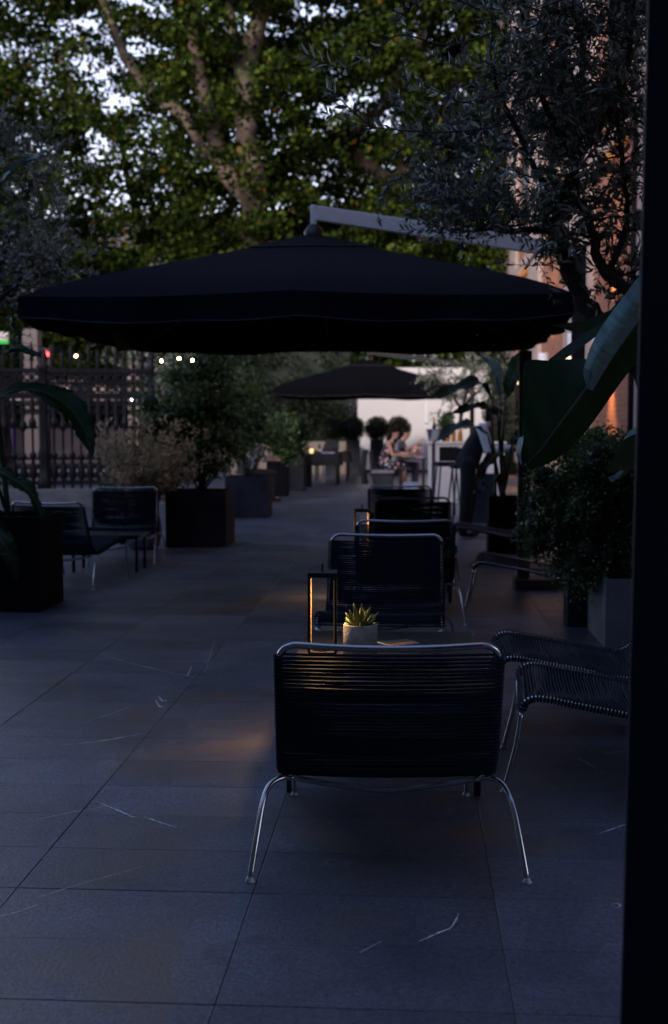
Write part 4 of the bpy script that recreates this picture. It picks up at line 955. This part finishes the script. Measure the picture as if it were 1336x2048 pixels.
# unseen houses added across the street to block low sky light
for k, (y0, y1, hh) in enumerate([(-14, 6, 17), (6.6, 22, 19)]):
    lb = empty('unseen_house', (-27, (y0 + y1) / 2, 0), 0, ('unseen tall grey house added opposite the hotel front to block sky light', 'unseen taller grey house added beside the fence to block sky light')[k], 'building')
    MB().box((-4, 0, hh / 2), (8, y1 - y0, hh)).build('wall', hm, lb); MB().box((-4, 0, hh + .15), (8.5, y1 - y0 + .3, .3)).build('cornice', M['facade'], lb)
    for i in range(5):
        for j in range(4):
            w = MB().box((.0, (i - 2) * 3.0, 2.6 + j * 3.8), (.12, 1.2, 2.2)).build('window', M['winglass'], lb); MB().box((.06, (i - 2) * 3.0, 1.44 + j * 3.8), (.3, 1.5, .12)).build('sill', M['facade'], w)
# dark pillar at the right edge
pl = empty('pillar', (.412, 2.30, 0), 0, 'dark navy metal pillar standing at the right edge of the terrace', 'pillar')
MB().box((.075, 0, 1.5), (.15, .016, 3.0), rot=(0, R(.55), 0)).build('face', M['navy'], pl)
MB().box((.40, .05, 1.5), (.50, .04, 3.0), rot=(0, R(.55), 0), bev=.004).build('side_panel', M['black'], pl)
MB().box((.09, -.001, .02), (.22, .12, .03), bev=.004).build('base_plate', M['black'], pl)

# ================================================================== IRON FENCE
A = Vector((-9.3, 20.3, 0)); B = Vector((-4.55, 21.6, 0)); dv = (B - A); FL = dv.length; ang = math.atan2(dv.y, dv.x)
pw = MB().box(((A.x + B.x) / 2, (A.y + B.y) / 2, .10), (FL + .4, .36, .40), rot=(0, 0, ang), bev=.02).build('fence_plinth', M['planter_pale']); tag(pw, 'low stone plinth carrying the wrought iron fence', 'plinth')
def fence(p0, p1, label):
    d = p1 - p0; ln = d.length; t = empty('iron_fence', (p0.x, p0.y, .30), math.atan2(d.y, d.x), label, 'fence', 'wrought iron fence runs')
    for z, hgt in ((.10, .07), (.52, .045), (1.06, .05), (1.60, .10), (2.04, .07)):
        MB().box((ln / 2, 0, z), (ln - .14, .045, hgt)).build('rail', M['iron'], t)
    post = MB().lathe([(.10, 0), (.10, .2), (.07, .24), (.055, .5), (.085, .62), (.055, .75), (.05, 1.5), (.09, 1.6), (.06, 1.7), (.055, 2.1), (.10, 2.16), (.05, 2.2), (.075, 2.3), (.05, 2.4), (.01, 2.45)], 12).mesh('post', M['iron'])
    barm = MB().lathe([(.016, 0), (.018, .10), (.042, .20), (.050, .29), (.034, .40), (.017, .48), (.044, .53), (.050, .56), (.020, .61), (.016, .66), (.016, .98), (.026, 1.00), (.052, 1.06), (.046, 1.12), (.020, 1.18), (.034, 1.30), (.024, 1.46), (.016, 1.58), (.016, 2.08), (.032, 2.12), (.016, 2.18), (.034, 2.25), (.003, 2.42)], 7).mesh('bar', M['iron'])
    ring = MB().tube([(.052 * math.cos(a), 0, .046 * math.sin(a)) for a in [6.283 * k / 12 for k in range(12)]], .018, 5, closed=True)
    for s in (-1, 1):
        ring.tube([(s * .026 + .020 * math.cos(a) * s, 0, .092 + .024 * math.sin(a)) for a in [6.283 * k / 9 for k in range(9)]], .013, 4, closed=True)
        ring.tube([(s * .026 + .020 * math.cos(a) * s, 0, -.092 + .024 * math.sin(a)) for a in [6.283 * k / 9 for k in range(9)]], .013, 4, closed=True)
    ring = ring.mesh('scroll', M['iron'])
    for x in (0, ln): link(bpy.data.objects.new('post', post), t).location = (x, 0, -.05)
    n = int(ln / .150)
    for i in range(1, n):
        x = ln * i / n; o = link(bpy.data.objects.new('bar', barm), t); o.location = (x, 0, 0); o.scale = (1.35, 1.35, 1 + (.05 if i % 2 else 0))
    for i in range(n):
        for z in (1.72, 1.92, 1.40):
            link(bpy.data.objects.new('scroll', ring), t).location = (ln * (i + .5) / n, 0, z)
        link(bpy.data.objects.new('scroll', ring), t).location = (ln * (i + .5) / n, .001, .31)
fence(A, A.lerp(B, .29), 'ornate wrought iron fence run ending behind the left olive tree')
fence(A.lerp(B, .30), A.lerp(B, .62), 'ornate wrought iron fence run behind the two fence chairs')
fence(A.lerp(B, .63), B, 'ornate wrought iron fence run ending behind the big shrub')

# ================================================================== STREET BEYOND
sw = MB().box((-14, 47, .64), (26, .4, 1.42)).build('street_wall', M['stone']); tag(sw, 'long low beige wall across the street behind the fence', 'wall')
sh = empty('street_hedge', (-14, 47.6, 0), 0, 'dark clipped hedge standing behind the beige street wall', 'hedge')
foliage('leaves', [((random.uniform(-12, 11), random.uniform(-.3, .3), random.uniform(.9, 2.25)), (.5, .4, .4), 60) for _ in range(260)], .13, .08, M['hedge'], sh, shell=.4); MB().box((0, .3, 1.15), (23, .5, 2.3)).build('twig_core', M['hedge'], sh)
fb = empty('street_building', (-17, 66, 0), 0, 'pale apartment facade far behind the fence and trees', 'building')
MB().box((0, 0, 6), (30, 5, 12)).build('wall', M['facade'], fb)
for i in range(11):
    for j in range(3):
        w = MB().box((-13 + i * 2.6, -2.5, 2.6 + j * 3.4), (1.2, .12, 2.0)).build('window', M['winglass'], fb); MB().box((-13 + i * 2.6, -2.56, 1.52 + j * 3.4), (1.5, .3, .14)).build('sill', M['stone'], w)
gp = empty('gate_pillar', (at_y(68, 900, 25).x, 25, 0), 0, 'pale stone gate pillar with a stepped cap above the fence', 'pillar')
MB().box((0, 0, 1.35), (.30, .30, 2.7), bev=.01).build('shaft', M['facade'], gp); MB().box((0, 0, 2.80), (.35, .35, .20), bev=.03).build('cap', M['facade'], gp); MB().box((0, 0, 3.12), (.32, .32, .44), bev=.03).build('urn_block', M['facade'], gp)
p = at_y(268, 712, 27); st = empty('stone_finial', (p.x, 27, 0), 0, 'pale pointed stone finial post showing between fence and shrub', 'finial')
MB().box((0, 0, 1.15), (.24, .24, 2.3), bev=.02).build('pedestal', M['stone'], st); MB().lathe([(.13, 2.3), (.17, 2.40), (.11, 2.52), (.13, 2.65), (.06, 2.9), (.01, 3.05)], 12).build('finial', M['stone'], st)
p = at_y(95, 709, 30); tl = empty('traffic_light', (p.x, 30, 0), 0, 'traffic light showing red above the fence', 'traffic light')
MB().tube([(0, 0, 0), (0, 0, p.z - .1)], .05, 8).build('pole', M['iron'], tl); MB().box((0, 0, p.z - .14), (.22, .18, .60), bev=.03).build('housing', M['black'], tl)
MB().lathe([(.06, 0), (.06, .02), (.001, .03)], 14).build('red_lens', M['red'], tl); bpy.data.objects[tl.children[-1].name].matrix_local = Matrix.Translation((0, -.10, p.z)) @ Matrix.Rotation(R(90), 4, 'X')
p = at_y(8, 678, 30); sg = empty('lit_sign', (p.x, 30, 0), 0, 'small lit white sign with a green lower edge beyond the fence', 'sign')
MB().box((0, 0, p.z + .07), (.22, .10, .20)).build('white_panel', M['signw'], sg); MB().box((0, -.002, p.z - .075), (.22, .10, .085)).build('green_panel', M['green'], sg); MB().tube([(0, 0, 0), (0, 0, p.z - .12)], .03, 6).build('pole', M['iron'], sg)
sl = empty('string_light', (0, 13.35, 0), 0, 'string of warm bulbs hung along the back edge of the near umbrella', 'string light'); pts = []
for (u, v) in [(152, 712), (323, 722), (358, 717), (385, 721)]:
    q = at_y(u, v, 13.35); pts.append(q); MB().ball((q.x, 0, q.z), .014, 10).build('bulb', M['bulb'], sl)
cp = [Vector((pts[0].x - 1.2, 0, pts[0].z + .3))] + [Vector((q.x, 0, q.z + .022)) for q in pts] + [Vector((pts[-1].x + 1.0, 0, pts[-1].z + .3))]
MB().tube(catmull(cp, 5), .004, 4).build('cable', M['black'], sl)
p = at_y(266, 798, 23.4); cb = empty('post_lamp', (p.x, 23.4, 0), 0, 'thin dark post lamp with a tiny cold white light', 'lamp')
MB().tube([(0, 0, 0), (0, 0, p.z - .03)], .018, 6).build('post', M['iron'], cb); MB().ball((0, 0, p.z), .034, 10).build('bulb', M['cold'], cb)
p = at_y(27, 860, 22.5); vt = empty('violet_glow_strip', (p.x, 22.5, 0), 0, 'added violet glow strip imitating neon reflected on a fence bar', 'light')  # added glowing strip, stands in for neon reflected on a fence bar
MB().tube([(0, 0, .75), (0, 0, 1.9)], .022, 8).build('tube', M['purple'], vt); MB().tube([(0, .06, 0), (0, .06, 2.0)], .02, 6).build('holder', M['iron'], vt)

# ================================================================== PEOPLE
def baked(mb, name, m, parent, vox=.012, smooth=5):
    o = mb.build(name, m); md = o.modifiers.new('r', 'REMESH'); md.mode = 'VOXEL'; md.voxel_size = vox; md.use_smooth_shade = True
    ms = o.modifiers.new('s', 'SMOOTH'); ms.iterations = smooth; ms.factor = .5
    dg = bpy.context.evaluated_depsgraph_get(); me = bpy.data.meshes.new_from_object(o.evaluated_get(dg)); old = o.data; o.modifiers.clear(); o.data = me; bpy.data.meshes.remove(old)
    me.materials.clear(); me.materials.append(m); o.parent = parent; return o
def cap(b, p, q, r0, r1, n=10):
    p, q = Vector(p), Vector(q); k = 5
    b.tube([p.lerp(q, i / k) for i in range(k + 1)], [r0 + (r1 - r0) * i / k for i in range(k + 1)], n); b.ball(p, r0, n); b.ball(q, r1, n)
def hand(b, w, d, up):
    """w wrist, d pointing direction: palm, four fingers, thumb"""
    w, d = Vector(w), Vector(d).normalized(); s = d.cross(Vector(up)).normalized(); u = s.cross(d)
    cap(b, w, w + d * .045, .024, .030, 8); pc = w + d * .07; b.ball(pc, (.034, .034, .022), 8)
    for i, ln in enumerate((.062, .072, .066, .050)):
        f0 = pc + s * (.026 - .0175 * i) + d * .02; f1 = f0 + d * ln * .55 - u * .006; f2 = f1 + d * ln * .4 - u * ln * .45
        cap(b, f0, f1, .010, .0095, 6); cap(b, f1, f2, .0095, .008, 6)
    t0 = w + d * .03 + s * .026; t1 = t0 + s * .022 + d * .03; cap(b, t0, t1, .0115, .010, 6); cap(b, t1, t1 + d * .028 - s * .004, .010, .0085, 6)
def head(b, c, fwd, up=(0, 0, 1)):
    c, f, u = Vector(c), Vector(fwd).normalized(), Vector(up).normalized(); s = u.cross(f).normalized(); u = f.cross(s); m = Matrix((f, s, u)).transposed()
    b.ball(c + u * .02, (.095, .076, .098), 16, m); b.ball(c + f * .035 - u * .055, (.058, .054, .056), 12, m)
    b.ball(c + f * .098 - u * .012, (.020, .013, .024), 8, m); b.ball(c + f * .085 - u * .052, (.014, .024, .010), 8, m); b.ball(c + f * .078 - u * .085, (.018, .024, .016), 8, m)
    for k in (-1, 1): b.ball(c + s * (.078 * k) - u * .005 - f * .01, (.018, .008, .030), 8, m); b.ball(c + f * .082 + s * (.032 * k) + u * .022, (.012, .016, .008), 8, m)
    return m
def person(loc, deg, J, label, skin_parts, cloth, hairm='short', lean=None):
    """J joints facing +X; skin_parts / cloth say which tubes are bare or dressed"""
    t = empty('person', loc, R(deg), label, 'person'); V3 = {k: Vector(v) for k, v in J.items()}; b = MB()
    def seg(a, c, r0, r1): cap(b, V3[a], V3[c], r0, r1)
    seg('pel', 'spi', .125, .105); seg('spi', 'che', .105, .115); seg('che', 'nek', .10, .055); seg('nek', 'hd0', .052, .050)
    for s in 'lr':
        seg('che', 'sh' + s, .085, .055); seg('sh' + s, 'el' + s, .048, .038); seg('el' + s, 'wr' + s, .037, .025)
        seg('pel', 'hi' + s, .11, .085); seg('hi' + s, 'kn' + s, .080, .055); seg('kn' + s, 'an' + s, .052, .036); seg('an' + s, 'to' + s, .036, .028)
        hand(b, V3['wr' + s], V3['wr' + s] - V3['el' + s] + Vector(J.get('hd' + s, (0, 0, 0))), (0, 0, 1))
    m = head(b, V3['hed'], J['face']); baked(b, 'body', M['skin'], t, .0115)
    for nm, mt, segs in cloth:
        c = MB()
        for a, e, r0, r1 in segs: cap(c, V3[a] if isinstance(a, str) else a, V3[e] if isinstance(e, str) else e, r0, r1, 12)
        baked(c, nm, M[mt], t, .014, 4)
    h = MB(); hc = V3['hed']; f = Vector(J['face']).normalized(); u = (Vector((0, 0, 1)) - f * f.z).normalized()
    h.ball(hc + u * .045 - f * .025, (.104, .090, .085), 14, m); h.ball(hc - f * .055 - u * .005, (.062, .082, .085), 12, m); h.ball(hc + u * .075 + f * .045, (.055, .066, .030), 10, m)
    if hairm == 'long':
        h.ball(hc - f * .085 - u * .07, (.070, .088, .13), 12, m); h.ball(hc - f * .08 + u * .06, (.085, .09, .08), 12, m); h.ball(hc - f * .095 - u * .16, (.055, .08, .10), 12, m)
    baked(h, 'hair', M['hair'], t, .014, 3)
    for s in 'lr':
        d = (V3['to' + s] - V3['an' + s]); d.z = 0; c = MB(); cap(c, V3['an' + s] + Vector((-.02, 0, -.035)), V3['to' + s], .040, .036); baked(c, 'shoe', M['shoe'], t, .012, 2)
    return t
SEAT = dict(pel=(0, 0, .55), spi=(.04, 0, .73), che=(.11, 0, .93), nek=(.16, 0, 1.07), hd0=(.19, 0, 1.13), hed=(.22, 0, 1.215), face=(1, 0, -.22),
            shl=(.11, .17, 1.02), shr=(.11, -.17, 1.02), ell=(.22, .20, .79), elr=(.20, -.20, .77), wrl=(.47, .12, .80), wrr=(.45, -.14, .76),
            hil=(.02, .09, .52), hir=(.02, -.09, .52), knl=(.45, .11, .52), knr=(.44, -.10, .51), anl=(.43, .11, .085), anr=(.40, -.10, .085), tol=(.56, .11, .045), tor=(.53, -.10, .045))
w = at_z(778, 978, 0)
def off(o_, **k): d = dict(o_); d.update(k); return d
YW = 26.6; xw = at_y(768, 940, YW).x
person((xw, YW, 0), -4, SEAT, 'woman in a dark floral dress eating at the bench table', None,
       [('dress', 'floral', [('pel', 'spi', .152, .125), ('spi', 'che', .122, .130), ('pel', 'hil', .14, .112), ('pel', 'hir', .14, .112), ('hil', 'knl', .112, .095), ('hir', 'knr', .112, .095), ('knl', 'knr', .09, .09)])], 'long')
person((xw + .24, YW + .66, 0), -6, off(SEAT, wrl=(.46, .10, .93), wrr=(.50, -.06, 1.02), elr=(.28, -.20, .86), face=(1, .05, -.30)), 'diner in a grey top raising a hand to the mouth, beyond the floral dress', None,
       [('shirt', 'greycloth', [('pel', 'spi', .140, .122), ('spi', 'che', .122, .130), ('che', 'shl', .10, .068), ('che', 'shr', .10, .068), ('shl', (SEAT['shl'][0] + .05, .19, .91), .062, .056), ('shr', (.17, -.19, .93), .062, .056)]),
        ('trousers', 'bluecloth', [('pel', 'hil', .12, .105), ('pel', 'hir', .12, .105), ('hil', 'knl', .10, .07), ('hir', 'knr', .10, .07), ('knl', 'anl', .068, .055), ('knr', 'anr', .068, .055)])])
yd = 29.0; xd = at_y(553, 880, yd).x
dress = lambda mt, mt2: [('shirt', mt, [('pel', 'spi', .140, .122), ('spi', 'che', .122, .130), ('che', 'shl', .10, .068), ('che', 'shr', .10, .068), ('shl', 'ell', .062, .050), ('shr', 'elr', .062, .050)]),
        ('trousers', mt2, [('pel', 'hil', .12, .105), ('pel', 'hir', .12, .105), ('hil', 'knl', .10, .07), ('hir', 'knr', .10, .07), ('knl', 'anl', .068, .055), ('knr', 'anr', .068, .055)])]
person((xd, yd, 0), 8, SEAT, 'diner in a black shirt at the black clothed table behind the planters', None, dress('blackcloth', 'blackcloth'))
xe = at_y(500, 880, 22.4).x
person((xe, 22.4, 0), 25, SEAT, 'diner glimpsed through the tall light green shrub in its grey planter', None, dress('greycloth', 'blackcloth'))
STAND = dict(pel=(0, 0, .95), spi=(.06, 0, 1.10), che=(.17, 0, 1.27), nek=(.24, 0, 1.38), hd0=(.28, 0, 1.43), hed=(.32, 0, 1.505), face=(1, 0, -.25),
             shl=(.17, .19, 1.36), shr=(.17, -.19, 1.36), ell=(.24, .24, 1.09), elr=(.25, -.24, 1.08), wrl=(.49, .14, 1.10), wrr=(.50, -.14, 1.12),
             hil=(0, .09, .92), hir=(0, -.09, .92), knl=(.03, .10, .50), knr=(-.02, -.10, .50), anl=(-.02, .10, .085), anr=(-.06, -.10, .085), tol=(.12, .10, .045), tor=(.08, -.10, .045))
xs = at_y(936, 960, 15.6).x
person((xs, 15.6, 0), -2, STAND, 'waiter in a white shirt and black waistcoat leaning forward behind the banana clump', None,
       [('shirt', 'whitecloth', [('pel', 'spi', .135, .120), ('spi', 'che', .120, .132), ('che', 'shl', .10, .072), ('che', 'shr', .10, .072), ('shl', 'ell', .072, .062), ('shr', 'elr', .072, .062), ('ell', 'wrl', .058, .042), ('elr', 'wrr', .058, .042)]),
        ('waistcoat', 'blackcloth', [('pel', 'spi', .150, .134), ('spi', 'che', .134, .140), ((.17, .07, 1.27), (.17, -.07, 1.27), .138, .138)]),
        ('trousers', 'blackcloth', [('pel', 'hil', .13, .11), ('pel', 'hir', .13, .11), ('hil', 'knl', .105, .08), ('hir', 'knr', .105, .08), ('knl', 'anl', .078, .065), ('knr', 'anr', .078, .065)])])

# ================================================================== DINING FURNITURE
def dining_table(cx, cy, w, d, h, label, cloth=True, drop=.28):
    t = empty('dining_table', (cx, cy, 0), 0, label, 'table', 'dining tables')
    MB().box((0, 0, h - .02), (w, d, .03)).build('table_top', M['black'], t)
    for sx in (-1, 1):
        for sy in (-1, 1): MB().box((sx * (w / 2 - .06), sy * (d / 2 - .06), (h - .035) / 2), (.05, .05, h - .035)).build('leg', M['black'], t)
    if cloth:
        c = MB(); n = 40; rows = []
        for dz, ex in ((0, .004), (-.12, .012), (-drop, .03)):
            row = []
            for k in range(n + 1):
                q = k / n * 4; s = int(q) % 4; f_ = q - int(q)
                P4 = [(-1, -1), (1, -1), (1, 1), (-1, 1)]; a, b = P4[s], P4[(s + 1) % 4]
                x, y = a[0] + (b[0] - a[0]) * f_, a[1] + (b[1] - a[1]) * f_; wv = ex * (1 + .6 * math.sin(k * 2.1))
                row.append(Vector((x * (w / 2 + wv), y * (d / 2 + wv), h + dz)))
            rows.append(row)
        c.grid(rows); c.add([(-w / 2, -d / 2, h), (w / 2, -d / 2, h), (w / 2, d / 2, h), (-w / 2, d / 2, h)], [(0, 1, 2, 3)]); o = c.build('tablecloth', M['blackcloth']); o.location = (cx, cy, .002)
        tag(o, 'black cloth over the ' + label, 'tablecloth')
    return t
def small(name, mb, m, loc, label, cat, group=None):
    o = mb.build(name, m, None, loc); return tag(o, label, cat, group)
tx = at_y(824, 920, 26.8).x
dining_table(tx, 26.95, .62, 1.3, .70, 'narrow dark table where the bench diners eat', False)
plate = lambda: MB().lathe([(.05, 0), (.07, .004), (.115, .014), (.118, .017), (.06, .008), (.001, .007)], 20)
for i, (dx, dy, lab) in enumerate([(-.12, -.42, 'plate of food before the woman in floral dress'), (-.12, .25, 'plate of food before the diner in grey')]):
    t = empty('plate', (tx + dx, 26.95 + dy, .701), 0, lab, 'plate', 'dinner plates'); plate().build('dish', M['paper'], t); f = MB()
    for k in range(9): f.ball((random.uniform(-.06, .06), random.uniform(-.06, .06), .028), random.uniform(.016, .03), 6)
    f.build('food', M['creamfl'], t)
t = empty('flower_glass', (tx + .10, 26.62, .701), 0, 'glass of pink and cream flowers on the bench diners table', 'flowers'); MB().lathe([(.045, 0), (.05, .12), (.047, .12), (.042, .01)], 14, cap=True).build('glass', M['amber'], t)
for k in range(16): MB().ball((random.gauss(0, .06), random.gauss(0, .05), .19 + random.gauss(0, .035)), random.uniform(.02, .034), 6).build('flower', M['pinkfl'] if k % 2 else M['creamfl'], t)
small('napkin', MB().box((0, 0, .012), (.16, .22, .02), bev=.006), M['lilac'], (tx + .16, 26.45, .701), 'folded lilac napkin on the bench diners table', 'napkin')
bn = empty('bench', (xw - .02, YW + .35, 0), 0, 'grey bench seat under the two diners', 'bench'); MB().box((0, 0, .415), (.48, 1.6, .07), bev=.01).build('seat', M['greycloth'], bn)
for sy in (-.7, .7): MB().box((0, sy, .19), (.42, .06, .38)).build('leg', M['planter'], bn)
MB().box((-.25, 0, .64), (.05, 1.6, .40), rot=(0, R(-8), 0)).build('backrest', M['planter'], bn)
jk = MB(); rows = []
for i in range(9):
    q = i / 8; rows.append([Vector((-.03 - .05 * math.sin(q * 3) + .03 * math.sin(j * 1.3 + i * .5), (j / 8 - .5) * (.42 + .1 * q), .86 - .72 * q)) for j in range(9)])
rows2 = [[p + Vector((-.07, 0, 0)) for p in r_] for r_ in rows]
jk.grid(rows); jk.grid(rows2); jk.grid([rows[0], rows2[0]]); jk.grid([[r_[0] for r_ in rows], [r_[0] for r_ in rows2]]); jk.grid([[r_[-1] for r_ in rows], [r_[-1] for r_ in rows2]])
small('jacket', jk, M['blackcloth'], (xw - .32, YW - .30, .02), 'dark jacket hanging over the bench backrest', 'jacket')
small('shopping_bag', MB().box((0, 0, .10), (.34, .22, .20), bev=.03), M['bluecloth'], (tx - .02, 26.15, 0), 'pale blue bag lying on the floor by the bench table', 'bag')
t1 = dining_table(-2.05, 29.1, .80, .90, .74, 'black clothed dining table with a candle'); t2 = dining_table(-2.0, 31.6, .90, .90, .74, 'black clothed dining table near the tower planters')
small('napkin', MB().box((0, 0, .012), (.30, .20, .022), bev=.006), M['lilac'], (-1.92, 28.82, .744), 'folded pale napkin on the candle table', 'napkin')
small('napkin', MB().box((0, 0, .012), (.34, .24, .022), bev=.006), M['whitecloth'], (-1.86, 31.4, .744), 'white napkin on the table near the tower planters', 'napkin')
small('menu', MB().box((0, 0, .01), (.26, .34, .016)), M['paper'], (-2.18, 31.45, .744), 'white menu on the table near the tower planters', 'menu')
small('candle', MB().lathe([(.035, 0), (.042, .03), (.042, .09), (.034, .10), (.001, .095)], 14), M['candle'], (-2.32, 28.95, .744), 'candle glass glowing on the black clothed table', 'candle')
for i in range(3):
    small('wine_glass', MB().lathe([(.032, 0), (.004, .006), (.004, .09), (.030, .12), (.036, .16), (.030, .20), (.028, .20), (.033, .16), (.002, .10)], 12), M['glass'], (-2.15 + .12 * i, 29.2 + .08 * (i % 2), .744), ('wine glass nearest the candle on the black clothed table', 'middle wine glass of three on the candle table', 'wine glass farthest from the candle on its table')[i], 'glass', 'wine glasses on the candle table')
def dchair(x, y, deg, label, m='whitecloth'):
    t = empty('dining_chair', (x, y, 0), R(deg), label, 'chair'); MB().box((0, 0, .45), (.42, .42, .035), bev=.01).build('seat', M['blackcloth'], t); MB().box((-.20, 0, .68), (.03, .40, .34), bev=.01).build('backrest', M['blackcloth'], t)
    for sx in (-1, 1):
        for sy in (-1, 1): MB().box((sx * .18, sy * .18, .215), (.03, .03, .43)).build('leg', M[m], t)
dchair(-1.95, 30.25, 90, 'dark dining chair with white legs between the two black clothed tables'); dchair(xd + .02, yd, 8, 'dark dining chair under the diner in black', 'black'); dchair(xe + .02, 22.4, 25, 'dark dining chair under the diner behind the shrub', 'black')
# service counter, cooler, stools
cn = empty('service_counter', (1.02, 22.8, 0), 0, 'white service counter beside the row of lounge chairs', 'counter')
MB().box((-.02, 0, .53), (1.36, .60, 1.06), bev=.008).build('body', M['whitecloth'], cn); MB().box((-.02, 0, 1.08), (1.44, .68, .04), bev=.006).build('counter_top', M['white'], cn); MB().box((-.62, -.32, .53), (.05, .04, 1.05)).build('corner_post', M['planter'], cn)
p = at_y(868, 850, 22.8); ck = empty('ice_bucket', (p.x, 22.8, 1.10), 0, 'steel ice bucket with a gold topped bottle on the white counter', 'ice bucket')
MB().lathe([(.08, 0), (.10, .02), (.135, .22), (.142, .23), (.128, .22), (.09, .03), (.001, .03)], 20).build('bucket', M['steel'], ck)
MB().lathe([(.04, .04), (.042, .26), (.016, .33)], 12).build('bottle', M['winglass'], ck); MB().lathe([(.017, .33), (.020, .42), (.001, .425)], 12).build('foil_top', M['cork'], ck)
def bottle(x, y, z, lab): t = MB().lathe([(.038, 0), (.04, .02), (.04, .18), (.015, .24), (.014, .30), (.001, .302)], 12).build('bottle', M['amber'], None, (x, y, z)); tag(t, lab, 'bottle', 'amber bottles on the counter')
for i in range(3): bottle(p.x + .25 + .11 * i, 22.75 + .05 * (i % 2), 1.10, ('amber bottle nearest the ice bucket on the white counter', 'middle amber bottle of three on the white counter', 'amber bottle farthest from the ice bucket on the counter')[i])
t = empty('potted_herb', (at_y(892, 830, 23).x, 23.0, 1.10), 0, 'bushy green pot plant on the white counter', 'plant'); MB().lathe([(.07, 0), (.09, .14), (.08, .14), (.07, .12)], 16).build('pot', M['planter'], t)
foliage('leaves', clump_set((0, 0, .34), (.16, .16, .18), 14, .10, 60, 31), .05, .03, M['shrub'], t, shell=.2)
def stool(x, y, label):
    t = empty('bar_stool', (x, y, 0), R(12), label, 'stool', 'black bar stools'); MB().box((0, 0, .80), (.32, .32, .07), bev=.02).build('seat', M['blackcloth'], t); MB().box((0, -.15, .96), (.30, .03, .22), bev=.01).build('backrest', M['blackcloth'], t)
    for sx in (-1, 1):
        for sy in (-1, 1): MB().tube([(sx * .12, sy * .12, .77), (sx * .19, sy * .19, 0)], .014, 6).build('leg', M['black'], t)
    for sx in (-1, 1): MB().tube([(sx * .17, -.17, .25), (sx * .17, .17, .25)], .009, 5).build('footrest', M['black'], t)
stool(at_y(893, 920, 19.2).x, 19.2, 'black bar stool standing before the corner of the white counter'); stool(at_y(925, 920, 18.2).x, 18.2, 'black bar stool standing beside the waiter')
